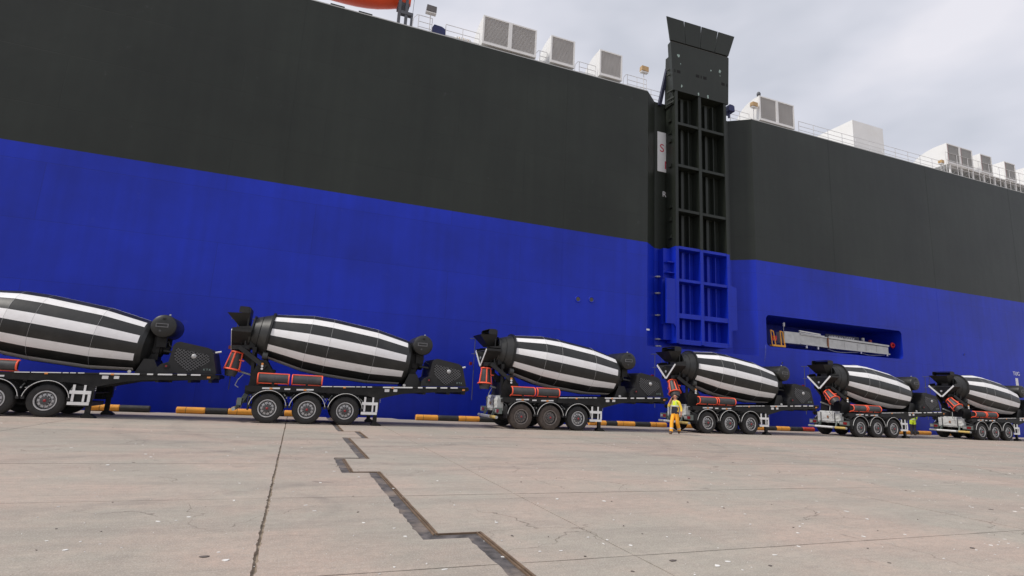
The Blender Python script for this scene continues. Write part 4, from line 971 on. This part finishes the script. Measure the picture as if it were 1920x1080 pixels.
P(MB().tube([(-2.1, 0.1, 1.7), (-2.7, 0.15, 1.85)], 0.04, 8), 'chute_ram', 'bar_grey')
P(MB().tube([(-2.4, -0.2, 1.7), (-2.55, -0.3, 1.5), (-2.62, -0.32, 1.3), (-2.5, -0.3, 1.22)], 0.018, 6), 'hose', 'bar_grey')
# rear access pole with red lamp
mb = MB(); mb.tube([(-2.95, 0.95, 1.1), (-2.95, 0.95, 3.9)], 0.018, 6); mb.tube([(-3.2, 0.95, 3.9), (-2.3, 0.95, 3.95)], 0.018, 6); mb.tube([(-3.1, 0.95, 3.2), (-2.5, 0.7, 3.2)], 0.016, 6)
mb.tube([(-2.5, 0.95, 2.6), (-2.5, 0.95, 3.9)], 0.014, 6)
ld = P(mb, 'rear_ladder', 'davit_grey'); P(MB().box(-3.16, -3.04, 0.9, 1.0, 2.68, 2.82), 'red_lamp', 'red_lens', ld)
# rear bumper and lamps
bm_ = P(MB().tube([(-2.48, -1.22, 0.47), (-2.48, 1.22, 0.47)], 0.06, 12), 'rear_bumper', 'bar_grey')
P(MB().tube([(-2.5, -1.18, 0.47), (-2.5, -0.55, 0.47)], 0.068, 12), 'bumper_sleeve', 'yellow_dull', bm_)
P(MB().tube([(-2.5, -0.4, 0.47), (-2.5, 0.75, 0.47)], 0.064, 12), 'bumper_sleeve', 'white_paint', bm_)
for s in (-1, 1):
    P(MB().bar((-2.2, s * 0.5, 1.0), (-2.46, s * 0.55, 0.5), 0.07, 0.10), 'bumper_arm', 'grey_green', bm_)
    lb = P(MB().box(-2.40, -2.25, s * 0.98 - 0.26, s * 0.98 + 0.26, 0.62, 0.86), 'lamp_board', 'grey_green')
    P(MB().box(-2.415, -2.40, s * 0.98 - 0.22, s * 0.98 + 0.0, 0.67, 0.80), 'tail_lamp', 'red_lens', lb)
    P(MB().box(-2.415, -2.40, s * 0.98 + 0.03, s * 0.98 + 0.22, 0.67, 0.80), 'tail_lamp', 'bar_grey', lb)
    P(MB().prism([(-2.05, 0.45), (-2.01, 0.45), (-2.01, 0.95), (-2.05, 0.95)], 'y', s * 1.03 - 0.2, s * 1.03 + 0.2), 'mud_flap', 'plastic_black')
# front pedestal, gearbox, water tank and motor cowl
P(MB().prism([(-0.62, 1.56), (0.62, 1.56), (0.5, 2.08), (-0.5, 2.08)], 'x', 3.82, 4.05).prism([(3.58, 1.55), (4.36, 1.58), (4.12, 2.08), (3.80, 2.08)], 'y', -0.66, -0.60).prism([(3.58, 1.55), (4.36, 1.58), (4.12, 2.08), (3.80, 2.08)], 'y', 0.60, 0.66), 'front_pedestal', 'black_paint')
P(MB().prism([(3.6, 1.56), (4.34, 1.585), (4.10, 2.06), (3.82, 2.06)], 'y', -0.59, 0.59), 'pedestal_core', 'chassis_black')
mb = MB(); mb.lathe([(-0.05, 0.05), (-0.05, 0.36), (0.08, 0.36), (0.10, 0.28), (0.26, 0.26), (0.28, 0.16), (0.46, 0.14), (0.47, 0.02)], 'x', 24)
gbx = P(mb, 'gearbox', 'chassis_black', auto=35); gbx.location = (3.98, 0, 2.48); gbx.rotation_euler = (0, TILT, 0)
P(MB().box(3.85, 4.15, -0.3, 0.3, 2.06, 2.4), 'gearbox_mount', 'chassis_black')
P(MB().tube([(4.3, -0.2, 2.42), (4.6, -0.25, 2.38), (4.75, -0.3, 2.36)], 0.05, 8).tube([(4.25, -0.35, 2.6), (4.45, -0.45, 2.75), (4.5, -0.45, 2.6), (4.7, -0.4, 2.5)], 0.014, 6), 'drive_shaft', 'steel_dark')
mb = MB(); Rk = 0.415
mb.lathe([(-0.86, 0.001), (-0.855, 0.2), (-0.83, 0.33), (-0.78, 0.40), (-0.74, Rk), (0.74, Rk), (0.78, 0.40), (0.83, 0.33), (0.86, 0.001)], 'y', 32)
tank = P(mb, 'water_tank', 'drum_black', auto=30); tank.location = (4.27, 0, 3.28)
for s in (-1, 1):
    ya, yb = sorted((s * 0.85, s * 0.875))
    mb = MB(); mb.box(-0.24, 0.16, ya, yb, -0.05, -0.02); mb.box(-0.24, 0.16, ya, yb, 0.06, 0.09); mb.box(-0.24, -0.21, ya, yb, -0.02, 0.06); mb.box(0.13, 0.16, ya, yb, -0.02, 0.06); P(mb, 'gauge_frame', 'wire_grey', tank)
    P(MB().box(-0.05, 0.05, ya, yb, 0.24, 0.29), 'handle', 'black_paint', tank)
    P(MB().tube([(-0.08, ya, -0.18), (-0.08, yb, -0.18)], 0.04, 10), 'drain_cap', 'rim_dark', tank)
P(MB().box(-0.3, -0.1, -0.35, 0.35, -0.95, -0.35).box(-0.2, 0.12, -0.5, -0.42, -0.75, -0.33).box(-0.2, 0.12, 0.42, 0.5, -0.75, -0.33), 'tank_bracket', 'chassis_black', tank)
P(MB().tube([(0.1, -0.5, 0.40), (0.1, -0.5, 0.47)], 0.03, 8), 'filler_cap', 'rim_grey', tank)
CPROF = [(4.27, 1.60), (4.30, 1.80), (4.40, 1.92), (4.62, 2.02), (4.70, 2.62), (4.78, 2.72), (4.90, 2.755), (5.80, 2.60), (5.94, 2.52), (6.0, 2.42), (6.19, 1.67)]
mb = MB(); mb.prism(CPROF, 'y', -0.93, 0.93); cowl = P(mb, 'motor_cowl', 'plastic_black')
for s in (-1, 1):
    gp = [(4.80, 2.52), (5.85, 2.34), (5.93, 2.10), (5.5, 1.80), (5.24, 1.70), (4.86, 2.02), (4.76, 2.22)]
    ya, yb = sorted((s * 0.931, s * 0.936))
    P(MB().prism(gp, 'y', ya, yb), 'grille_back', 'void_black', cowl)
    # lattice of crossing wires clipped to the grille outline
    def inside(px, pz):
        c = False; j = len(gp) - 1
        for i in range(len(gp)):
            if (gp[i][1] > pz) != (gp[j][1] > pz) and px < (gp[j][0] - gp[i][0]) * (pz - gp[i][1]) / (gp[j][1] - gp[i][1]) + gp[i][0]: c = not c
            j = i
        return c
    mb = MB()
    for sg in (-1, 1):
        for k in range(-26, 40):
            c0 = k * 0.105; run = None
            for q in range(0, 121):
                px = 4.7 + 1.3 * q / 120; pz = 2.1 + sg * (px - 5.3) * 0.85 + (c0 - 0.6)
                ins = inside(px, pz)
                if ins and run is None: run = (px, pz)
                if run and (not ins or q == 120):
                    mb.bar((run[0], s * 0.942, run[1]), (px, s * 0.942, pz), 0.012, 0.02); run = None
    lt = P(mb, 'grille_mesh', 'wire_grey', cowl); lt['kind'] = 'stuff'
    mb = MB(); mb.tube([(4.58, s * 0.93, 1.86), (4.58, s * 0.97, 1.86)], 0.10, 16); P(mb, 'round_port', 'chassis_black', cowl)
    P(MB().tube([(4.58, s * 0.968, 1.86), (4.58, s * 0.98, 1.86)], 0.035, 10), 'port_cap', 'hub_red', cowl)
    P(MB().lathe([(-0.03, 0.001), (-0.025, 0.07), (0.0, 0.085)], 'y', 14, M=Matrix.Translation((5.4, s * 0.955, 2.26)) @ (Matrix.Identity(4) if s < 0 else Matrix.Rotation(math.pi, 4, 'Z'))), 'hatch_knob', 'rim_grey', cowl)
Mt = Matrix.Translation((5.88, -0.936, 1.80)) @ FRONT
text_mesh('K T K', 0.10, Mt, 'cowl_lettering', 'letter_pale', cowl, (0, 0, 0), 0.004)
P(MB().tube([(6.02, -0.5, 2.45), (6.22, -0.5, 2.50)], 0.035, 8), 'exhaust_stub', 'white_paint', cowl)
P(MB().box(6.2, 6.3, -0.9, 0.9, 1.50, 1.62), 'front_bumper', 'chassis_black')
P(MB().tube([(3.55, -1.16, 1.60), (3.55, -1.20, 1.60)], 0.055, 12), 'tie_ring', 'rim_grey')
P(MB().lathe([(-0.10, 0.08), (0, 0.08), (0, 0.001)], 'z', 12, M=Matrix.Translation((4.6, 0, 1.38))), 'king_pin', 'steel_dark')
# soft grey wrapped tank slung at the rear
def wrapped_box():
    mb = MB(); nx, nz = 9, 6; rq = random.Random(9); vs = []; fs = []
    for j in range(nz + 1):
        for i in range(nx + 1):
            y = -0.74 + 1.48 * i / nx; z = 0.72 + 0.58 * j / nz
            x = -2.36 + rq.uniform(-0.018, 0.018) + (0.05 if j in (0, nz) or i in (0, nx) else 0)
            vs.append((x, y + rq.uniform(-0.015, 0.015), z + rq.uniform(-0.012, 0.012)))
    for j in range(nz):
        for i in range(nx): fs.append((j * (nx + 1) + i, j * (nx + 1) + i + 1, (j + 1) * (nx + 1) + i + 1, (j + 1) * (nx + 1) + i)[::-1])
    mb.add(vs, fs)
    mb.box(-2.312, -2.03, -0.73, 0.73, 0.73, 1.285)
    mb.prism([(-2.33, 1.287), (-2.04, 1.287), (-2.08, 1.38), (-2.28, 1.37)], 'y', -0.6, 0.6)
    return mb
MATVAR = {}
mids = [(-8.93, 22.70), (0.53, 22.45), (10.55, 22.52), (20.72, 22.85), (31.40, 22.88), (42.37, 23.0)]
labels = ['leftmost striped cement mixer trailer, its rear cut off by the picture edge',
          'striped cement mixer trailer second from the left, seen square from the side',
          'striped cement mixer trailer third from the left with muddy brown tyres',
          'striped cement mixer trailer right behind the man on the phone',
          'striped cement mixer trailer fifth in line, just left of the lime vest worker',
          'rightmost and farthest striped cement mixer trailer in the row']
rolls = [8.5, 12.5, 12, 14, -4.5, -5.5]
chute_rot = [(0, 8, 0), (-4, 9, 0), (-5, 4, 10), (-30, 8, 0), (-48, 6, -6), (-46, 4, -4)]
chute_loc = [(-2.72, -0.05, 2.50), (-2.70, -0.05, 2.50), (-2.72, -0.15, 2.50), (-2.66, -0.12, 2.46), (-2.6, -0.25, 2.42), (-2.6, -0.25, 2.42)]
trailers = [tr_] + [copy_tree(tr_) for _ in range(5)]
for k, t in enumerate(trailers):
    t.location = (mids[k][0], mids[k][1] + TY, 0)
    t.rotation_euler = (0, 0, R_((0.3, -0.5, 0.2, 0.0, 0.5, 0.4)[k]))
    tag(t, labels[k], 'trailer', 'striped cement mixer trailers in a row on the quay')
    ws = sorted([c for c in t.children if c.name.startswith('wheel')], key=lambda c: (c.location.y, c.location.x))
    for c in t.children:
        if c.name.startswith('mixing_drum'): c.rotation_euler = (R_(rolls[k]), TILT, 0)
        if c.name.startswith('discharge_chute'):
            c.location = chute_loc[k]; c.rotation_euler = tuple(R_(a) for a in chute_rot[k])
    if k == 2:
        tm = None
        for c in ws[:2]:
            if tm is None: tm = c.data.copy(); tm.materials[0] = MAT['rubber_muddy']
            c.data = tm
            for r in c.children:
                if r.name.startswith('rim'):
                    d = r.data.copy(); d.materials[0] = MAT['rim_dusty']; r.data = d
    if k >= 2:
        wb = wrapped_box().build('wrapped_tank', 'grey_film', t)
        mb = MB(); mb.box(-2.40, -2.385, -0.05, 0.05, 0.98, 1.10); mb.build('clasp', 'rust', wb)
        mb = MB()
        for yy in (-0.45, 0.45): mb.box(-2.395, -2.38, yy - 0.025, yy + 0.025, 0.75, 1.3)
        mb.build('strap', 'rim_dark', wb)

# ------------------------------------------------------------------ people
def person(name, label, loc, heading, joints, edges, mats, extras, override=None):
    """joints: name -> (pos, radius); edges: (a, b, material index)"""
    names = list(joints); idx = {n_: i for i, n_ in enumerate(names)}
    me = bpy.data.meshes.new('skel'); me.from_pydata([joints[n_][0] for n_ in names], [(idx[a], idx[b]) for a, b, _ in edges], []); me.update()
    o = bpy.data.objects.new('skel', me); COL.objects.link(o)
    md = o.modifiers.new('skin', 'SKIN'); md.use_smooth_shade = True
    for i, n_ in enumerate(names):
        sv_ = me.skin_vertices[0].data[i]; r = joints[n_][1]; sv_.radius = r if isinstance(r, tuple) else (r, r); sv_.use_root = (n_ == 'pelvis')
    sb = o.modifiers.new('sub', 'SUBSURF'); sb.levels = 2; sb.render_levels = 2
    dg = bpy.context.evaluated_depsgraph_get(); dg.update()
    bm2 = bpy.data.meshes.new_from_object(o.evaluated_get(dg)); bm2.name = name
    bpy.data.objects.remove(o); bpy.data.meshes.remove(me)
    bm2.materials.clear()
    for mm in mats: bm2.materials.append(MAT[mm])
    segs = [(Vector(joints[a][0]), Vector(joints[b][0]), mi) for a, b, mi in edges]
    for p in bm2.polygons:
        c = p.center; best = None
        for a, b, mi in segs:
            d = b - a; t = max(0, min(1, (c - a).dot(d) / max(d.length_squared, 1e-9))); ds = (c - (a + d * t)).length
            if best is None or ds < best[0]: best = (ds, mi)
        p.material_index = (override(c, best[1]) if override else best[1]); p.use_smooth = True
    o = bpy.data.objects.new(name, bm2); COL.objects.link(o)
    o.location = loc; o.rotation_euler = (0, 0, heading)
    tag(o, label, 'person')
    for nm, mb_, mt in extras: mb_.build(nm, mt, o)
    return o
def hand_joints(J, E, pre, wrist, palm_dir, spread, curl, mi, sgn):
    """wrist at the forearm end, palm_dir along the hand, spread across the palm, curl towards the fingers' bend"""
    w_ = Vector(wrist); d = Vector(palm_dir).normalized(); sp = Vector(spread).normalized(); cu = Vector(curl).normalized()
    J[pre + 'palm'] = (tuple(w_ + d * 0.055), (0.036, 0.022)); E.append((pre + 'wrist', pre + 'palm', mi))
    for k, (off, Ln) in enumerate(((-0.03, 0.068), (-0.01, 0.078), (0.01, 0.073), (0.03, 0.056))):
        a = w_ + d * 0.10 + sp * off; b = a + d * Ln * 0.55 + cu * Ln * 0.25; c = b + d * Ln * 0.2 + cu * Ln * 0.45
        J[f'{pre}f{k}a'] = (tuple(a), 0.0095); J[f'{pre}f{k}b'] = (tuple(b), 0.009); J[f'{pre}f{k}c'] = (tuple(c), 0.0075)
        E += [(pre + 'palm', f'{pre}f{k}a', mi), (f'{pre}f{k}a', f'{pre}f{k}b', mi), (f'{pre}f{k}b', f'{pre}f{k}c', mi)]
    a = w_ + d * 0.045 - sp * 0.045; b = a + d * 0.04 - sp * 0.02 + cu * 0.015
    J[pre + 'tha'] = (tuple(a), 0.011); J[pre + 'thb'] = (tuple(b), 0.0095); E += [(pre + 'palm', pre + 'tha', mi), (pre + 'tha', pre + 'thb', mi)]
# figure faces -Y in its own frame; its right hand is at -X
def head_extras(hz, mt='hair', back=False):
    hair = MB(); vs = []; fs = []
    nA, nB = 12, 6
    for j in range(nB + 1):
        for i in range(nA):
            a = 2 * math.pi * i / nA; b = R_(92 - 15 * j * 1.02)
            f_ = 1.0
            lim = (math.sin(a) < -0.3)            # forehead stays free
            bb = max(b, R_(35)) if lim else b
            vs.append((0.082 * math.cos(a) * math.cos(bb), 0.012 + 0.100 * math.sin(a) * math.cos(bb), hz + 0.115 * math.sin(bb)))
    for j in range(nB):
        for i in range(nA): fs.append((j * nA + i, j * nA + (i + 1) % nA, (j + 1) * nA + (i + 1) % nA, (j + 1) * nA + i))
    hair.add(vs, fs, 0, True)
    face = MB()
    face.add([(0, -0.118, hz - 0.035), (-0.014, -0.092, hz - 0.04), (0.014, -0.092, hz - 0.04), (0, -0.09, hz + 0.012), (0, -0.095, hz - 0.05)], [(0, 1, 3), (0, 3, 2), (0, 4, 1), (0, 2, 4)], 0, True)
    for s in (-1, 1):
        face.lathe([(-0.018, 0.006), (0, 0.022), (0.018, 0.006)], 'z', 8, 0, M=Matrix.Translation((s * 0.082, 0.005, hz - 0.02)))
    eyes = MB()
    for s in (-1, 1): eyes.lathe([(-0.006, 0.001), (-0.004, 0.009), (0, 0.011)], 'y', 8, M=Matrix.Translation((s * 0.032, -0.088, hz + 0.006)))
    mouth = MB(); mouth.box(-0.022, 0.022, -0.096, -0.085, hz - 0.072, hz - 0.064)
    return [('hair', hair, mt), ('face_features', face, 'skin'), ('eyes', eyes, 'hair'), ('mouth', mouth, 'hub_red')]
J = {}; E = []
J['pelvis'] = ((0, 0, 0.96), (0.175, 0.13)); J['waist'] = ((0, 0.0, 1.10), (0.185, 0.14)); J['belly'] = ((0, -0.015, 1.22), (0.19, 0.15)); J['chest'] = ((0, 0.0, 1.38), (0.19, 0.14)); J['collar'] = ((0, 0.01, 1.50), (0.10, 0.075)); J['neck'] = ((0, 0.0, 1.575), 0.055)
J['jaw'] = ((0.0, -0.015, 1.655), (0.062, 0.07)); J['skull'] = ((0.0, 0.0, 1.735), (0.077, 0.092)); J['crown'] = ((0, 0.005, 1.805), (0.05, 0.06))
E += [('pelvis', 'waist', 2), ('waist', 'belly', 2), ('belly', 'chest', 0), ('chest', 'collar', 0), ('collar', 'neck', 4), ('neck', 'jaw', 4), ('jaw', 'skull', 4), ('skull', 'crown', 4)]
# raised right arm (phone at ear)
J['Rsh'] = ((-0.185, 0.0, 1.47), 0.068); J['Rel'] = ((-0.28, -0.10, 1.245), 0.058); J['Rwrist'] = ((-0.165, -0.105, 1.55), 0.034)
J['Rfa'] = ((-0.235, -0.115, 1.38), 0.05)
E += [('collar', 'Rsh', 1), ('Rsh', 'Rel', 1), ('Rel', 'Rfa', 1), ('Rfa', 'Rwrist', 4)]
hand_joints(J, E, 'R', (-0.165, -0.105, 1.55), (0.35, 0.28, 0.9), (0.1, -1, 0.25), (0.9, 0.2, 0.1), 4, -1)
# hanging left arm
J['Lsh'] = ((0.185, 0.0, 1.47), 0.068); J['Lel'] = ((0.285, 0.03, 1.19), 0.056); J['Lfa'] = ((0.30, -0.005, 1.05), 0.047); J['Lwrist'] = ((0.305, -0.03, 0.95), 0.033)
E += [('collar', 'Lsh', 1), ('Lsh', 'Lel', 1), ('Lel', 'Lfa', 1), ('Lfa', 'Lwrist', 4)]
hand_joints(J, E, 'L', (0.305, -0.03, 0.95), (0.05, -0.12, -1), (0, 1, 0), (-1, 0, 0), 4, 1)
# legs mid-stride
J['Rhip'] = ((-0.095, 0.0, 0.90), 0.105); J['Rkn'] = ((-0.085, -0.20, 0.54), 0.09); J['Rca'] = ((-0.07, -0.25, 0.32), 0.088); J['Rank'] = ((-0.055, -0.31, 0.11), 0.074); J['Rft'] = ((-0.06, -0.46, 0.06), (0.05, 0.042)); J['Rhl'] = ((-0.055, -0.28, 0.05), 0.045)
J['Lhip'] = ((0.095, 0.0, 0.90), 0.105); J['Lkn'] = ((0.07, 0.06, 0.52), 0.09); J['Lca'] = ((0.055, 0.22, 0.34), 0.088); J['Lank'] = ((0.045, 0.34, 0.17), 0.074); J['Lft'] = ((0.045, 0.25, 0.045), (0.05, 0.042)); J['Lhl'] = ((0.045, 0.39, 0.14), 0.045)
for s in 'RL': E += [('pelvis', s + 'hip', 3), (s + 'hip', s + 'kn', 3), (s + 'kn', s + 'ca', 3), (s + 'ca', s + 'ank', 3), (s + 'ank', s + 'ft', 5), (s + 'ank', s + 'hl', 5)]
def jacket(c, mi):
    if mi == 4: return mi
    if abs(c.x) < 0.17 and 1.27 < c.z < 1.53: return 0
    if abs(c.x) < 0.215 and 0.93 < c.z <= 1.27 and c.y > -0.5 and not (mi == 1): return 2
    return mi
ex = head_extras(1.735)
ph = MB(); ph.box(-0.115, -0.098, -0.075, -0.005, 1.60, 1.74); ex.append(('phone', ph, 'phone_black'))
tape = MB(); tape.lathe([(1.255, 0.195), (1.26, 0.201), (1.305, 0.201), (1.31, 0.195)], 'z', 20, M=Matrix.Diagonal((1.0, 0.76, 1, 1))); ex.append(('reflective_band', tape, 'reflective_tape'))
tp2 = MB()
for s in (-1, 1): tp2.bar((s * 0.10, -0.122, 1.31), (s * 0.085, -0.108, 1.50), 0.03, 0.012)
ex.append(('brace_tape', tp2, 'reflective_tape'))
cuff = MB()
for s, (a, b) in (('R', ((-0.068, -0.256, 0.30), (-0.065, -0.268, 0.25))), ('L', ((0.053, 0.235, 0.32), (0.051, 0.268, 0.275)))): cuff.tube([a, b], 0.09, 14, caps=False)
ex.append(('trouser_tape', cuff, 'reflective_tape'))
person('person', 'man in orange trousers and yellow work jacket walking while phoning', (16.45, 21.62, 0.0), R_(-62), J, E, ['hivis_lime', 'hivis_yellow', 'navy_cloth', 'hivis_amber', 'skin', 'boot_brown'], ex, jacket)
# second worker, seen from behind by the kerb
J = {}; E = []
J['pelvis'] = ((0, 0, 0.94), (0.155, 0.115)); J['waist'] = ((0, 0.0, 1.08), (0.165, 0.125)); J['belly'] = ((0, 0, 1.2), (0.175, 0.13)); J['chest'] = ((0, 0.0, 1.36), (0.185, 0.13)); J['collar'] = ((0, 0.0, 1.47), (0.11, 0.08)); J['neck'] = ((0, 0.0, 1.54), 0.055)
J['jaw'] = ((0.0, -0.02, 1.62), (0.062, 0.07)); J['skull'] = ((0.0, -0.005, 1.69), (0.077, 0.092)); J['crown'] = ((0, 0.0, 1.76), (0.05, 0.06))
E += [('pelvis', 'waist', 0), ('waist', 'belly', 0), ('belly', 'chest', 0), ('chest', 'collar', 0), ('collar', 'neck', 4), ('neck', 'jaw', 4), ('jaw', 'skull', 4), ('skull', 'crown', 4)]
for s, sg in (('R', -1), ('L', 1)):
    J[s + 'sh'] = ((sg * 0.19, 0, 1.45), 0.07); J[s + 'el'] = ((sg * 0.27, 0.02, 1.18), 0.058); J[s + 'fa'] = ((sg * 0.26, -0.08, 1.05), 0.048); J[s + 'wrist'] = ((sg * 0.22, -0.18, 1.0), 0.034)
    E += [('collar', s + 'sh', 0), (s + 'sh', s + 'el', 0), (s + 'el', s + 'fa', 0), (s + 'fa', s + 'wrist', 4)]
    hand_joints(J, E, s, J[s + 'wrist'][0], (-sg * 0.2, -1, -0.25), (0, 0.2, 1), (-sg, 0, 0), 4, sg)
    J[s + 'hip'] = ((sg * 0.095, 0, 0.88), 0.112); J[s + 'th'] = ((sg * 0.10, 0, 0.74), 0.108); J[s + 'kn'] = ((sg * 0.10, -0.02, 0.5), 0.085); J[s + 'ca'] = ((sg * 0.105, 0.0, 0.32), 0.08); J[s + 'ank'] = ((sg * 0.11, 0.02, 0.09), 0.06); J[s + 'ft'] = ((sg * 0.12, -0.13, 0.042), (0.05, 0.042)); J[s + 'hl'] = ((sg * 0.11, 0.05, 0.05), 0.045)
    E += [('pelvis', s + 'hip', 0), (s + 'hip', s + 'th', 0), (s + 'th', s + 'kn', 2), (s + 'kn', s + 'ca', 2), (s + 'ca', s + 'ank', 2), (s + 'ank', s + 'ft', 5), (s + 'ank', s + 'hl', 5)]
ex = head_extras(1.69)
tape = MB()
for z in (1.03, 1.19): tape.lathe([(z, 0.180), (z + 0.005, 0.187), (z + 0.045, 0.190), (z + 0.05, 0.184)], 'z', 20, M=Matrix.Diagonal((1.0, 0.78, 1, 1)))
ex.append(('reflective_band', tape, 'reflective_tape'))
person('person', 'worker in lime vest and dark trousers standing by the kerb', (39.0, 25.95, 0.0), R_(150), J, E, ['hivis_lime', 'hivis_lime', 'dark_trousers', 'dark_trousers', 'skin', 'boot_brown'], ex)
